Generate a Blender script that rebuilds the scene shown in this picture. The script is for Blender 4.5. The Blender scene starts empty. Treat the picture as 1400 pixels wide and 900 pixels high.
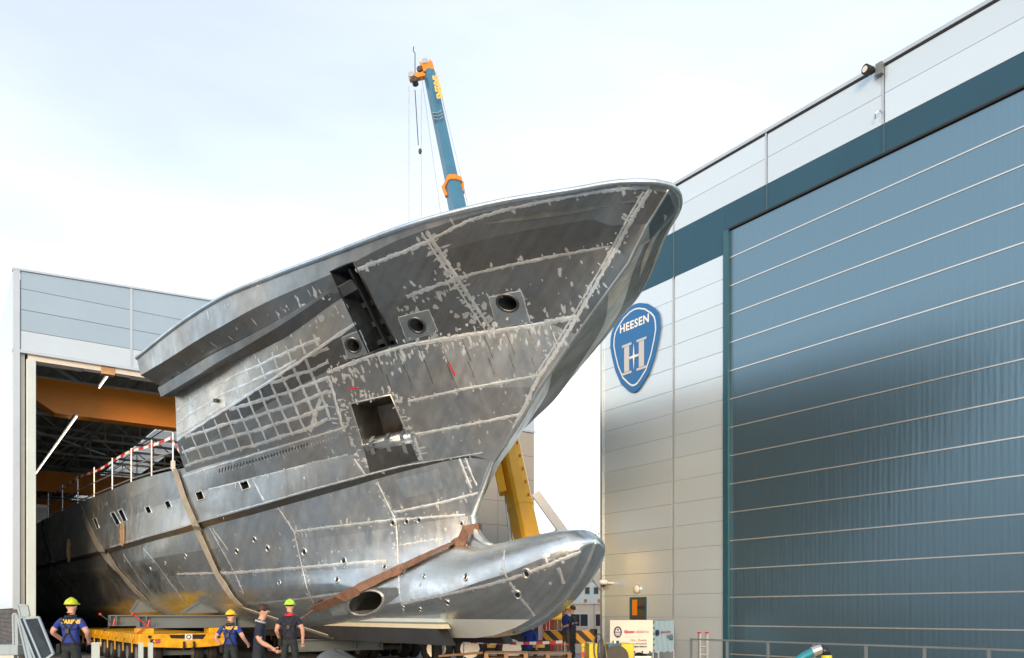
import bpy, bmesh, math, random
import numpy as np
from mathutils import Vector, Matrix
from mathutils.bvhtree import BVHTree
R = math.radians
rng = random.Random(7)
scene = bpy.context.scene
COL = scene.collection

# ------------------------------------------------------------------ camera
YAW = R(35.06); CAMZ = 1.55; F = 1123.0; HOR = 839.0      # f and horizon in photo pixels (1400 x 900)
cam = bpy.data.cameras.new('camera'); cam_o = bpy.data.objects.new('camera', cam); COL.objects.link(cam_o)
cam_o.location = (0, 0, CAMZ); cam_o.rotation_euler = (R(90), 0, -YAW)
cam.sensor_width = 36; cam.lens = 36 * F / 1400; cam.shift_y = (HOR - 450) / 1400
cam.clip_start = 0.1; cam.clip_end = 3000
scene.camera = cam_o

# ------------------------------------------------------------------ sky, sun, exposure
SUN_EL = R(10); SUN_DIR = Vector((-0.68, -0.73, 0)).normalized()      # horizontal direction towards the sun
w = bpy.data.worlds.new('World'); scene.world = w; w.use_nodes = True
nt = w.node_tree; nt.nodes.clear()
sky = nt.nodes.new('ShaderNodeTexSky'); sky.sky_type = 'NISHITA'; sky.sun_disc = False
sky.sun_elevation = SUN_EL; sky.sun_rotation = math.atan2(SUN_DIR.x, SUN_DIR.y)
sky.air_density = 1.0; sky.dust_density = 1.2; sky.ozone_density = 1.0
tc = nt.nodes.new('ShaderNodeTexCoord')
mp = nt.nodes.new('ShaderNodeMapping'); mp.inputs['Scale'].default_value = (1.2, 1.2, 4.0)
nz = nt.nodes.new('ShaderNodeTexNoise'); nz.inputs['Scale'].default_value = 1.6; nz.inputs['Detail'].default_value = 6
rmp = nt.nodes.new('ShaderNodeMapRange'); rmp.inputs['From Min'].default_value = .30; rmp.inputs['From Max'].default_value = .62
rmp.inputs['To Min'].default_value = .62; rmp.inputs['To Max'].default_value = .9
mix = nt.nodes.new('ShaderNodeMix'); mix.data_type = 'RGBA'
bg = nt.nodes.new('ShaderNodeBackground'); bg.inputs['Strength'].default_value = 0.15
out = nt.nodes.new('ShaderNodeOutputWorld')
cl = nt.nodes.new('ShaderNodeRGB'); cl.outputs[0].default_value = (7.8, 8.0, 8.3, 1)      # thin white cloud veil
L = nt.links.new
L(tc.outputs['Generated'], mp.inputs[0]); L(mp.outputs[0], nz.inputs['Vector']); L(nz.outputs[0], rmp.inputs['Value'])
sx_ = nt.nodes.new('ShaderNodeSeparateXYZ'); L(tc.outputs['Generated'], sx_.inputs[0])
el = nt.nodes.new('ShaderNodeMapRange'); el.inputs['From Min'].default_value = .15; el.inputs['From Max'].default_value = .65; el.inputs['To Min'].default_value = 1.0; el.inputs['To Max'].default_value = .5
ml = nt.nodes.new('ShaderNodeMath'); ml.operation = 'MULTIPLY'; L(sx_.outputs['Z'], el.inputs['Value']); L(el.outputs[0], ml.inputs[0]); L(rmp.outputs[0], ml.inputs[1]); dt = nt.nodes.new('ShaderNodeVectorMath'); dt.operation = 'DOT_PRODUCT'; dt.inputs[1].default_value = Vector((-.02, .74, .67)).normalized()[:]      # the veil thins towards the upper left
th = nt.nodes.new('ShaderNodeMapRange'); th.inputs['From Min'].default_value = .80; th.inputs['From Max'].default_value = 1.0; th.inputs['To Min'].default_value = 1.0; th.inputs['To Max'].default_value = .6
m2_ = nt.nodes.new('ShaderNodeMath'); m2_.operation = 'MULTIPLY'; L(tc.outputs['Generated'], dt.inputs[0]); L(dt.outputs['Value'], th.inputs['Value']); L(ml.outputs[0], m2_.inputs[0]); L(th.outputs[0], m2_.inputs[1]); L(m2_.outputs[0], mix.inputs['Factor']); L(sky.outputs[0], mix.inputs['A']); L(cl.outputs[0], mix.inputs['B'])
L(mix.outputs['Result'], bg.inputs[0]); L(bg.outputs[0], out.inputs[0])
sun = bpy.data.lights.new('sun', 'SUN'); sun.energy = 2.1; sun.angle = R(20); sun.color = (1, .68, .40)
sun_o = bpy.data.objects.new('sun', sun); COL.objects.link(sun_o)
sd = Vector((SUN_DIR.x * math.cos(SUN_EL), SUN_DIR.y * math.cos(SUN_EL), math.sin(SUN_EL)))
sun_o.rotation_euler = (-sd).to_track_quat('-Z', 'Y').to_euler(); sun_o.location = sd * 60
vs = scene.view_settings; vs.view_transform = 'Standard'; vs.look = 'None'; vs.gamma = 1; vs.use_curve_mapping = False
vs.exposure = 0.65

# ------------------------------------------------------------------ pixel geometry (places things where the photo shows them)
CS, SN = math.cos(YAW), math.sin(YAW)
def ray(px, py=HOR):
    a = (px - 700) / F; b = (HOR - py) / F
    return Vector((SN + CS * a, CS - SN * a, b))
def on_x(px, py, X): r = ray(px, py); t = X / r.x; return Vector((X, r.y * t, CAMZ + r.z * t))
def on_y(px, py, Y): r = ray(px, py); t = Y / r.y; return Vector((r.x * t, Y, CAMZ + r.z * t))
def on_d(px, py, d): r = ray(px, py); return Vector((r.x * d, r.y * d, CAMZ + r.z * d))
def proj(p):
    d = p[0] * SN + p[1] * CS; r = p[0] * CS - p[1] * SN
    return 700 + F * r / d, HOR - F * (p[2] - CAMZ) / d

# ------------------------------------------------------------------ materials
MATS = {}
def mat(name, col, metal=0.0, rough=0.5, var=0.12, scale=2.0, bump=0.0, bscale=30.0, rnd=0.0, stretch=(1, 1, 1), emit=0.0, spec=0.5, rvar=0.0, coat=0.0):
    m = bpy.data.materials.new(name); m.use_nodes = True; MATS[name] = m
    n = m.node_tree.nodes; l = m.node_tree.links.new; b = n['Principled BSDF']
    b.inputs['Metallic'].default_value = metal; b.inputs['Roughness'].default_value = rough
    b.inputs['Specular IOR Level'].default_value = spec; b.inputs['Coat Weight'].default_value = coat
    c = Vector(col)
    tcn = n.new('ShaderNodeTexCoord'); mpn = n.new('ShaderNodeMapping'); mpn.inputs['Scale'].default_value = stretch
    l(tcn.outputs['Object'], mpn.inputs[0])
    nzn = n.new('ShaderNodeTexNoise'); nzn.inputs['Scale'].default_value = scale; nzn.inputs['Detail'].default_value = 7; nzn.inputs['Roughness'].default_value = .62
    l(mpn.outputs[0], nzn.inputs['Vector'])
    cr = n.new('ShaderNodeValToRGB'); cr.color_ramp.elements[0].position = .28; cr.color_ramp.elements[1].position = .72
    cr.color_ramp.elements[0].color = (*[max(0, x * (1 - var)) for x in c], 1); cr.color_ramp.elements[1].color = (*[min(1, x * (1 + var)) for x in c], 1)
    l(nzn.outputs[0], cr.inputs[0]); last = cr.outputs[0]
    if rnd:
        oi = n.new('ShaderNodeObjectInfo'); mr = n.new('ShaderNodeMapRange'); mr.inputs['To Min'].default_value = 1 - rnd; mr.inputs['To Max'].default_value = 1 + rnd
        hs = n.new('ShaderNodeHueSaturation'); l(oi.outputs['Random'], mr.inputs['Value']); l(mr.outputs[0], hs.inputs['Value']); l(last, hs.inputs['Color']); last = hs.outputs[0]
    l(last, b.inputs['Base Color'])
    if rvar:
        mr = n.new('ShaderNodeMapRange'); mr.inputs['From Min'].default_value = .3; mr.inputs['From Max'].default_value = .7
        mr.inputs['To Min'].default_value = max(.03, rough - rvar); mr.inputs['To Max'].default_value = min(1, rough + rvar)
        l(nzn.outputs[0], mr.inputs['Value']); l(mr.outputs[0], b.inputs['Roughness'])
    if bump:
        n2 = n.new('ShaderNodeTexNoise'); n2.inputs['Scale'].default_value = bscale; n2.inputs['Detail'].default_value = 4
        l(mpn.outputs[0], n2.inputs['Vector'])
        bp = n.new('ShaderNodeBump'); bp.inputs['Strength'].default_value = bump; bp.inputs['Distance'].default_value = .02
        l(n2.outputs[0], bp.inputs['Height']); l(bp.outputs[0], b.inputs['Normal'])
    if emit:
        b.inputs['Emission Color'].default_value = (*c, 1); b.inputs['Emission Strength'].default_value = emit
    return m

# ------------------------------------------------------------------ mesh builder
class MB:
    def __init__(s): s.v = []; s.f = []
    def add(s, vs, fs):
        o = len(s.v); s.v += [Vector(v) for v in vs]; s.f += [tuple(i + o for i in f) for f in fs]; return s
    def box(s, lo, hi):
        x0, y0, z0 = lo; x1, y1, z1 = hi
        return s.add([(x0,y0,z0),(x1,y0,z0),(x1,y1,z0),(x0,y1,z0),(x0,y0,z1),(x1,y0,z1),(x1,y1,z1),(x0,y1,z1)],
                     [(0,3,2,1),(4,5,6,7),(0,1,5,4),(1,2,6,5),(2,3,7,6),(3,0,4,7)])
    def obox(s, c, ex, ey, ez):
        c, ex, ey, ez = Vector(c), Vector(ex), Vector(ey), Vector(ez)
        P = [c + ex*i + ey*j + ez*k for k in (-1,1) for (i,j) in ((-1,-1),(1,-1),(1,1),(-1,1))]
        return s.add(P, [(0,3,2,1),(4,5,6,7),(0,1,5,4),(1,2,6,5),(2,3,7,6),(3,0,4,7)])
    def bar(s, a, b, wd, ht, up=(0,0,1)):
        a, b = Vector(a), Vector(b); d = (b - a); dn = d.normalized(); up = Vector(up)
        sd = dn.cross(up)
        if sd.length < 1e-4: sd = dn.cross(Vector((1,0,0)))
        sd.normalize(); u = sd.cross(dn)
        return s.obox((a + b) / 2, d / 2, sd * wd / 2, u * ht / 2)
    def prism(s, pts, vec):
        n = len(pts); P = [Vector(p) for p in pts]; v = Vector(vec)
        return s.add(P + [p + v for p in P], [tuple(range(n))[::-1], tuple(range(n, 2*n))] + [(i, (i+1) % n, (i+1) % n + n, i + n) for i in range(n)])
    def tube(s, path, r, n=8, closed=False, caps=True):
        path = [Vector(p) for p in path]; m = len(path); rr = r if isinstance(r, (list, tuple)) else [r] * m
        o = len(s.v); pu = None
        for i, p in enumerate(path):
            if closed: t = path[(i+1) % m] - path[i-1]
            else: t = path[min(i+1, m-1)] - path[max(i-1, 0)]
            t.normalize()
            if pu is None:
                pu = t.cross(Vector((0,0,1)));
                if pu.length < 1e-3: pu = t.cross(Vector((0,1,0)))
            else: pu = pu - t * pu.dot(t)
            pu.normalize(); pv = t.cross(pu)
            for k in range(n):
                a = 2 * math.pi * k / n; s.v.append(p + (pu * math.cos(a) + pv * math.sin(a)) * rr[i])
        for i in range(m if closed else m - 1):
            i2 = (i + 1) % m
            for k in range(n): s.f.append((o+i*n+k, o+i*n+(k+1)%n, o+i2*n+(k+1)%n, o+i2*n+k))
        if caps and not closed:
            s.f.append(tuple(o + k for k in range(n))[::-1]); s.f.append(tuple(o + (m-1)*n + k for k in range(n)))
        return s
    def cyl(s, a, b, r, n=12): return s.tube([a, b], r, n)
    def ell(s, c, rx, ry, rz, n=14, m=8, lo=-90, hi=90):
        c = Vector(c); o = len(s.v)
        for j in range(m + 1):
            la = R(lo + (hi - lo) * j / m)
            for i in range(n):
                lo_ = 2 * math.pi * i / n; s.v.append(c + Vector((rx*math.cos(la)*math.cos(lo_), ry*math.cos(la)*math.sin(lo_), rz*math.sin(la))))
        for j in range(m):
            for i in range(n): s.f.append((o+j*n+i, o+j*n+(i+1)%n, o+(j+1)*n+(i+1)%n, o+(j+1)*n+i))
        s.f.append(tuple(o+i for i in range(n))[::-1]); s.f.append(tuple(o+m*n+i for i in range(n)))
        return s
    def strip(s, A, B):                       # ruled quad strip between two polylines
        o = len(s.v); n = len(A); s.v += [Vector(p) for p in A] + [Vector(p) for p in B]
        s.f += [(o+i, o+i+1, o+n+i+1, o+n+i) for i in range(n-1)]; return s
    def build(s, name, m, parent=None, smooth=False, bev=0.0, origin=None):
        o = Vector(origin) if origin is not None else (Vector(parent['_o']) if parent is not None else Vector((0,0,0)))
        me = bpy.data.meshes.new(name); me.from_pydata([tuple(v - o) for v in s.v], [], s.f); me.update()
        me.materials.append(MATS[m] if isinstance(m, str) else m)
        if smooth: me.polygons.foreach_set('use_smooth', [True] * len(me.polygons))
        ob = bpy.data.objects.new(name, me); COL.objects.link(ob)
        if parent is not None:
            ob.parent = parent; ob['_o'] = tuple(parent['_o'])
        else: ob.location = o; ob['_o'] = tuple(o)
        if bev:
            bm_ = ob.modifiers.new('bevel', 'BEVEL'); bm_.width = bev; bm_.segments = 2; bm_.limit_method = 'ANGLE'
        return ob

def tag(o, label, cat, group=None):
    o['label'] = label; o['category'] = cat
    if group: o['group'] = group
    return o
def thing(name, label, cat, loc, group=None):
    o = bpy.data.objects.new(name, None); COL.objects.link(o); o.location = loc; o['_o'] = tuple(loc); o.empty_display_size = .2
    return tag(o, label, cat, group)
def struct(ob): ob['kind'] = 'structure'; return ob
def copy_tree(o, dloc, label=None, parent=None):
    c = o.copy(); COL.objects.link(c)
    if parent is None: c.location = o.location + Vector(dloc)
    else: c.parent = parent
    if label: c['label'] = label
    for ch in [x for x in bpy.data.objects if x.parent == o]: copy_tree(ch, (0,0,0), None, c)
    return c
TMP = bpy.data.scenes.new('workbench')            # scratch scene: text and bodies are meshed here, away from the big scene
def bake(ob):
    TMP.collection.objects.link(ob); vl = TMP.view_layers[0]; vl.update(); dg = vl.depsgraph
    me = bpy.data.meshes.new_from_object(ob.evaluated_get(dg)); bpy.data.objects.remove(ob); return me
def text(name, s, size, m, parent, org, xd, yd, depth=.004, bold=0.0, align='LEFT', spacing=1.0):
    cu = bpy.data.curves.new(name, 'FONT'); cu.body = s; cu.size = size; cu.offset = bold; cu.align_x = align; cu.extrude = depth; cu.space_character = spacing; cu.resolution_u = 3
    t = bpy.data.objects.new(name, cu); me = bake(t)
    xd, yd = Vector(xd).normalized(), Vector(yd).normalized(); zd = xd.cross(yd)
    o = Vector(parent['_o']); org = Vector(org)
    for v in me.vertices: v.co = org + xd * v.co.x + yd * v.co.y + zd * v.co.z - o
    me.materials.clear(); me.materials.append(MATS[m]); me.name = name
    ob = bpy.data.objects.new(name, me); COL.objects.link(ob); ob.parent = parent; ob['_o'] = tuple(parent['_o']); return ob
# ------------------------------------------------------------------ palette
mat('ground', (.195, .205, .215), 0, .85, .25, .35, .25, 40)
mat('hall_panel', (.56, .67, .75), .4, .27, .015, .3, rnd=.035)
mat('hall_panel_beige', (.40, .375, .32), .1, .45, .05, .6, rnd=.03)
mat('band_blue', (.008, .062, .11), .0, .5, .08, .8, rnd=.03)
mat('trim_grey', (.48, .53, .57), .6, .35, .06, 1)
mat('frame_teal', (.03, .105, .15), .3, .4, .1, 2)
mat('door_strip', (.62, .63, .62), .7, .28, .05, 2)
mat('black', (.012, .012, .013), 0, .6, .2, 4)
mat('rubber', (.02, .02, .022), 0, .7, .3, 6, .2, 40)
mat('steel_grey', (.16, .195, .215), .1, .5, .12, 1.5, .06, 20, rnd=.05)
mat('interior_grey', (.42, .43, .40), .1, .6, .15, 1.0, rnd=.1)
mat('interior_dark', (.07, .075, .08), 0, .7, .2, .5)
mat('jamb_mint', (.52, .63, .64), .1, .45, .07, 1.2, .04, 12)
mat('crane_orange', (.66, .22, .012), 0, .42, .08, 1.5)
mat('crane_yellow', (.94, .50, .03), 0, .35, .08, 1.5, coat=.2)
mat('spmt_yellow', (.82, .40, .01), 0, .45, .38, 5, .05, 30, coat=.1)
mat('boom_blue', (.035, .155, .27), 0, .35, .10, 1.5, coat=.2)
mat('letter_yellow', (.85, .50, .08), 0, .5, .05)
mat('white', (.78, .78, .76), 0, .5, .05, 3)
mat('offwhite', (.66, .64, .58), 0, .6, .06, 3)
mat('chrome', (.75, .76, .77), 1, .15, .03)
mat('galv', (.55, .57, .58), .8, .42, .12, 8, rnd=.06)
mat('red', (.55, .02, .03), 0, .45, .1, 3)
mat('red_container', (.46, .045, .04), 0, .5, .15, 2)
mat('rust_container', (.33, .20, .11), 0, .6, .2, 2)
mat('glass_dark', (.03, .04, .05), .0, .06, .05, 1, spec=.8)
mat('logo_blue', (.006, .125, .36), 0, .35, .05, .6)
mat('logo_line', (.66, .72, .78), .2, .4, .02)
mat('logo_silver', (.52, .52, .52), .3, .4, .03)
mat('brick_dark', (.10, .105, .11), 0, .75, .25, 3, .2, 40, rnd=.2)
mat('wood', (.40, .25, .13), 0, .7, .25, 3, .15, 25, stretch=(1, 6, 6), rnd=.15)
mat('strap_cream', (.34, .325, .27), 0, .85, .2, 3, .3, 60)
mat('strap_dark', (.16, .155, .14), 0, .85, .2, 3, .3, 60)
mat('strap_brown', (.20, .115, .08), 0, .85, .3, 6, .3, 60)
mat('rope', (.33, .22, .12), 0, .9, .3, 12, .3, 60)
mat('tube_light', (1.0, .93, .80), 0, .5, 0, emit=2.0)
mat('dark_steel', (.035, .045, .055), .55, .38, .35, 4, .1, 20, rvar=.12)
mat('bronze', (.55, .34, .14), .9, .32, .25, 5)
mat('primer', (.52, .585, .59), 0, .5, .04, 2)
mat('primer_green', (.17, .22, .21), 0, .5, .05, 2)
mat('cream_line', (.62, .58, .44), 0, .5, .05, 2)
mat('antifoul', (.022, .024, .028), 0, .45, .25, 2)
mat('tarp_white', (.70, .69, .64), 0, .55, .05, 2, .15, 6)
mat('tarp_blue', (.40, .58, .68), 0, .5, .06, 2, .35, 5)
mat('navy', (.012, .03, .11), 0, .5, .05)
mat('lilac_red', (.40, .06, .12), 0, .6, .05)
mat('machine_yellow', (.70, .55, .02), 0, .4, .12, 3, coat=.1)
mat('machine_blue', (.03, .12, .22), 0, .45, .15, 3)
mat('hose_teal', (.01, .22, .30), 0, .45, .1, 4)
mat('cable', (.05, .05, .045), 0, .6, .3, 6)
mat('cabin', (.72, .68, .62), 0, .5, .05, 2)
mat('shed_blue', (.30, .40, .48), .1, .5, .06, 1)
mat('trunk', (.08, .06, .045), 0, .9, .3, 4)
mat('leaf', (.055, .095, .03), 0, .7, .4, 3, rnd=.1)
mat('skin', (.56, .32, .24), 0, .5, .08, 8)
mat('hair', (.035, .022, .015), 0, .6, .3, 20)
mat('shirt_blue', (.010, .04, .26), 0, .8, .15, 5, .2, 18)
mat('shirt_yoke', (.03, .045, .075), 0, .8, .15, 5, .2, 18)
mat('navy_cloth', (.012, .02, .045), 0, .85, .2, 5, .25, 18)
mat('trouser', (.016, .026, .032), 0, .85, .25, 5, .25, 18)
mat('brown_cloth', (.09, .07, .06), 0, .85, .25, 5, .2, 18)
mat('harness', (.008, .008, .01), 0, .8, .2, 9)
mat('hel_lime', (.52, .66, .02), 0, .32, .05, 4)
mat('hel_yellow', (.80, .55, .02), 0, .32, .05, 4)
mat('hel_green', (.40, .85, .05), 0, .32, .05, 4)
mat('hel_blue', (.18, .35, .55), 0, .32, .05, 4)
mat('collar_red', (.60, .02, .05), 0, .7, .1, 6)
mat('collar_pale', (.35, .42, .50), 0, .7, .1, 6)
mat('boot', (.02, .018, .016), 0, .6, .2, 8)

def alu(name, base, rough, tint_rnd, coarse=.7, dark=.72, light=1.12):
    """bare aluminium plate: rolling streaks, blotches of oxide, slight buckling"""
    m = bpy.data.materials.new(name); m.use_nodes = True; MATS[name] = m
    n = m.node_tree.nodes; l = m.node_tree.links.new; b = n['Principled BSDF']
    b.inputs['Metallic'].default_value = 1.0
    g = n.new('ShaderNodeTexCoord')
    def noise(sc, det, st=(1,1,1), ro=.6):
        mpn = n.new('ShaderNodeMapping'); mpn.inputs['Scale'].default_value = st; l(g.outputs['Object'], mpn.inputs[0])
        q = n.new('ShaderNodeTexNoise'); q.inputs['Scale'].default_value = sc; q.inputs['Detail'].default_value = det; q.inputs['Roughness'].default_value = ro
        l(mpn.outputs[0], q.inputs['Vector']); return q
    blotch = noise(coarse, 6, (1,1,1.6)); streak = noise(1.0, 5, (9, .55, 1.1)); grind = noise(5, 3, (1, 1, .35))
    def rampv(src, a, c, lo, hi):
        r_ = n.new('ShaderNodeMapRange'); r_.inputs['From Min'].default_value = a; r_.inputs['From Max'].default_value = c
        r_.inputs['To Min'].default_value = lo; r_.inputs['To Max'].default_value = hi; l(src, r_.inputs['Value']); return r_.outputs[0]
    def mul(a, c):
        q = n.new('ShaderNodeMath'); q.operation = 'MULTIPLY'; l(a, q.inputs[0]); l(c, q.inputs[1]); return q.outputs[0]
    oi = n.new('ShaderNodeObjectInfo')
    v = mul(mul(rampv(blotch.outputs[0], .32, .68, dark, light), rampv(streak.outputs[0], .3, .7, .84, 1.08)), rampv(oi.outputs['Random'], 0, 1, 1 - tint_rnd, 1 + tint_rnd))
    warm = n.new('ShaderNodeMix'); warm.data_type = 'RGBA'
    warm.inputs['A'].default_value = (base[0]*1.02, base[1]*.995, base[2]*.95, 1); warm.inputs['B'].default_value = (base[0]*.93, base[1]*1.0, base[2]*1.04, 1)
    wn = noise(.45, 3); l(rampv(wn.outputs[0], .4, .6, 0, 1), warm.inputs['Factor'])
    vm = n.new('ShaderNodeVectorMath'); vm.operation = 'SCALE'; l(warm.outputs['Result'], vm.inputs[0]); l(v, vm.inputs['Scale']); l(vm.outputs[0], b.inputs['Base Color'])
    ra = n.new('ShaderNodeMath'); ra.operation = 'ADD'; l(rampv(blotch.outputs[0], .3, .7, rough + .10, rough - .07), ra.inputs[0]); l(rampv(grind.outputs[0], .3, .7, -.05, .07), ra.inputs[1]); l(ra.outputs[0], b.inputs['Roughness'])
    bk = noise(1.3, 2); b1 = n.new('ShaderNodeBump'); b1.inputs['Strength'].default_value = .35; b1.inputs['Distance'].default_value = .05; l(bk.outputs[0], b1.inputs['Height'])
    fine = noise(26, 3, (1, .25, 1)); b2 = n.new('ShaderNodeBump'); b2.inputs['Strength'].default_value = .10; b2.inputs['Distance'].default_value = .01
    l(fine.outputs[0], b2.inputs['Height']); l(b1.outputs[0], b2.inputs['Normal']); l(b2.outputs[0], b.inputs['Normal'])
    return m
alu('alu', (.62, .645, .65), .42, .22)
alu('alu_flare_shaded', (.33, .345, .35), .44, .18)  # darker copy: shade of the down-facing flare put into the base colour
alu('alu_wall_lit', (.80, .78, .72), .42, .06)  # lighter cream copy: bright reflection on the upright wall painted in
alu('alu_low_lit', (.70, .74, .76), .36, .18)  # lighter copy: sky reflection on the lower hull put into the base colour
alu('alu_bulb_lit', (.76, .80, .825), .31, .04, 1.2, .82, 1.1)  # pale copy: the bulb's sky reflection put into the base colour
alu('alu_cap', (.72, .80, .86), .38, .04)  # bluish copy: sky light on the cap rail painted in; also ground-metal patch
alu('alu_weld', (.82, .88, .92), .55, .06, 3)
MATS['alu_weld'].node_tree.nodes['Principled BSDF'].inputs['Metallic'].default_value = .88
alu('alu_dark', (.22, .22, .215), .42, .08)  # darker copy: shade of undersides and recesses painted in; also dark fittings

def door_mat():
    m = bpy.data.materials.new('door_sheet'); m.use_nodes = True; MATS['door_sheet'] = m
    n = m.node_tree.nodes; l = m.node_tree.links.new; b = n['Principled BSDF']
    b.inputs['Metallic'].default_value = .85; b.inputs['Base Color'].default_value = (.165, .265, .335, 1); b.inputs['Roughness'].default_value = .36
    g = n.new('ShaderNodeTexCoord')
    wv = n.new('ShaderNodeTexWave'); wv.wave_type = 'BANDS'; wv.bands_direction = 'Y'; wv.inputs['Scale'].default_value = 2.6; wv.inputs['Distortion'].default_value = .6; wv.inputs['Detail'].default_value = 1
    mp_ = n.new('ShaderNodeMapping'); mp_.inputs['Scale'].default_value = (1, 5.5, .55)
    nz_ = n.new('ShaderNodeTexNoise'); nz_.inputs['Scale'].default_value = 1.2; nz_.inputs['Detail'].default_value = 3
    l(g.outputs['Object'], wv.inputs['Vector']); l(g.outputs['Object'], mp_.inputs[0]); l(mp_.outputs[0], nz_.inputs['Vector'])
    b1 = n.new('ShaderNodeBump'); b1.inputs['Strength'].default_value = .05; b1.inputs['Distance'].default_value = .03; l(wv.outputs[1], b1.inputs['Height'])
    b2 = n.new('ShaderNodeBump'); b2.inputs['Strength'].default_value = .2; b2.inputs['Distance'].default_value = .04; l(nz_.outputs[0], b2.inputs['Height']); l(b1.outputs[0], b2.inputs['Normal'])
    l(b2.outputs[0], b.inputs['Normal'])
door_mat()

def hazard_mat():
    m = bpy.data.materials.new('hazard'); m.use_nodes = True; MATS['hazard'] = m
    n = m.node_tree.nodes; l = m.node_tree.links.new; b = n['Principled BSDF']; b.inputs['Roughness'].default_value = .5
    g = n.new('ShaderNodeTexCoord'); mp_ = n.new('ShaderNodeMapping'); mp_.inputs['Rotation'].default_value = (0, R(45), 0)
    wv = n.new('ShaderNodeTexWave'); wv.wave_type = 'BANDS'; wv.bands_direction = 'X'; wv.inputs['Scale'].default_value = .95
    cr = n.new('ShaderNodeValToRGB'); cr.color_ramp.interpolation = 'CONSTANT'; cr.color_ramp.elements[0].color = (.015, .014, .012, 1); cr.color_ramp.elements[1].color = (.80, .40, .02, 1); cr.color_ramp.elements[1].position = .5
    l(g.outputs['Object'], mp_.inputs[0]); l(mp_.outputs[0], wv.inputs['Vector']); l(wv.outputs[1], cr.inputs[0]); l(cr.outputs[0], b.inputs['Base Color'])
hazard_mat()
def glass_mat(name, col, alpha):
    m = bpy.data.materials.new(name); m.use_nodes = True; MATS[name] = m
    n = m.node_tree.nodes; l = m.node_tree.links.new; b = n['Principled BSDF']
    b.inputs['Base Color'].default_value = (*col, 1); b.inputs['Roughness'].default_value = .3
    t = n.new('ShaderNodeBsdfTransparent'); mx = n.new('ShaderNodeMixShader'); mx.inputs[0].default_value = alpha
    l(t.outputs[0], mx.inputs[1]); l(b.outputs[0], mx.inputs[2]); l(mx.outputs[0], n['Material Output'].inputs[0])
glass_mat('pane', (.75, .76, .72), .6)

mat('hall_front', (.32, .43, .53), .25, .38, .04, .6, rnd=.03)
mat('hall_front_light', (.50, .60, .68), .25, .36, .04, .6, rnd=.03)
# ================================================================== ground
def gz(x, y):
    def ss(a, b, t): t = max(0, min(1, (t - a) / (b - a))); return t*t*(3 - 2*t)
    return -.85 * ss(20, 27, x) * ss(17, 24, y)
xs = [-2000, -600, -150, -50, -20, 0, 8, 14, 18, 20, 21, 22, 23, 24, 25, 26, 27, 29, 34, 45, 70, 150, 600, 2000]
ys = [-2000, -600, -150, -50, -20, 0, 8, 14, 17, 18, 19, 20, 21, 22, 23, 24, 26, 30, 40, 60, 100, 200, 600, 2000]
mb = MB(); mb.v = [Vector((x, y, gz(x, y))) for y in ys for x in xs]; nx = len(xs)
mb.f = [(j*nx+i, j*nx+i+1, (j+1)*nx+i+1, (j+1)*nx+i) for j in range(len(ys)-1) for i in range(nx-1)]
struct(mb.build('ground', 'ground', smooth=True))
mb = MB().add([(2.3,32.0,.004),(23.6,32.0,.004),(23.6,92,.004),(2.3,92,.004)], [(0,1,2,3)]); struct(mb.build('hall_floor', 'ground'))

# ================================================================== right hall (big sliding door)
XR, YR = 16.8, 19.1
hall = thing('door_hall', 'tall pale metal clad hall with a dark blue band and huge panelled door', 'building', (XR, YR, 0))
cols = [19.1, 16.12, 13.0, 9.94, 6.85, 3.76, .67, -2.4, -5.5, -8.6, -11.7]
def fpanel(y1, y0, z0, z1, m, parent, x=XR, t=.06, gap=.005, name='wall_panel', bev=.006):
    return MB().box((x, y0 + gap, z0 + gap/2), (x + t, y1 - gap, z1 - gap/2)).build(name, m, parent, bev=bev)
for ci in range(2):
    y1, y0 = cols[ci], cols[ci+1] if ci == 0 else 14.30
    for k in range(18):
        z0, z1 = -.44 + .63*k, .19 + .63*k
        if z1 > 10.92: z1 = 10.9
        if z0 < 0: z0 = 0.02
        fpanel(y1 - .05, y0 + .05, z0, z1, 'hall_panel', hall)
MB().box((XR - .002, 14.30, 10.9), (XR + .058, 19.08, 12.14)).build('band_panel', 'band_blue', hall)
ye = cols[2:]
for a, b in zip([14.30] + ye[:-1][0:] , ye):
    MB().box((XR - .002, b + .012, 11.5), (XR + .058, a - .012 if a < 14.2 else a - .004, 12.14)).build('band_panel', 'band_blue', hall)
for a, b in zip(cols[:-1], cols[1:]):
    for z0, z1 in ((12.15, 12.80), (12.80, 13.42)): fpanel(a - .03, b + .03, z0, z1, 'hall_panel', hall)
for y in cols[1:]:                                   # vertical joint covers
    MB().box((XR - .022, y - .022, 11.5 if y < 14 else .02), (XR - .004, y + .022, 13.42)).build('joint_cover', 'trim_grey' if True else '', hall)
for y in cols[1:]:
    MB().box((XR - .028, y - .026, 11.5 if y < 14 else 10.9), (XR - .023, y + .026, 12.14)).build('joint_cover', 'band_blue', hall)
MB().box((XR - .04, 19.05, 0), (XR + .06, 19.16, 13.42)).build('corner_trim', 'trim_grey', hall)
MB().box((XR - .05, -11.7, 13.42), (XR + .35, 19.16, 13.50)).build('roof_trim', 'trim_grey', hall)
MB().box((XR - .012, -11.7, 13.375), (XR - .003, 19.1, 13.41)).build('painted_shadow_line', 'black', hall)  # black strip draws the shadow line under the roof trim
MB().box((XR + .061, -11.7, 0), (XR + 40, 19.05, 13.40)).build('hall_body', 'hall_panel', hall)
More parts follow.
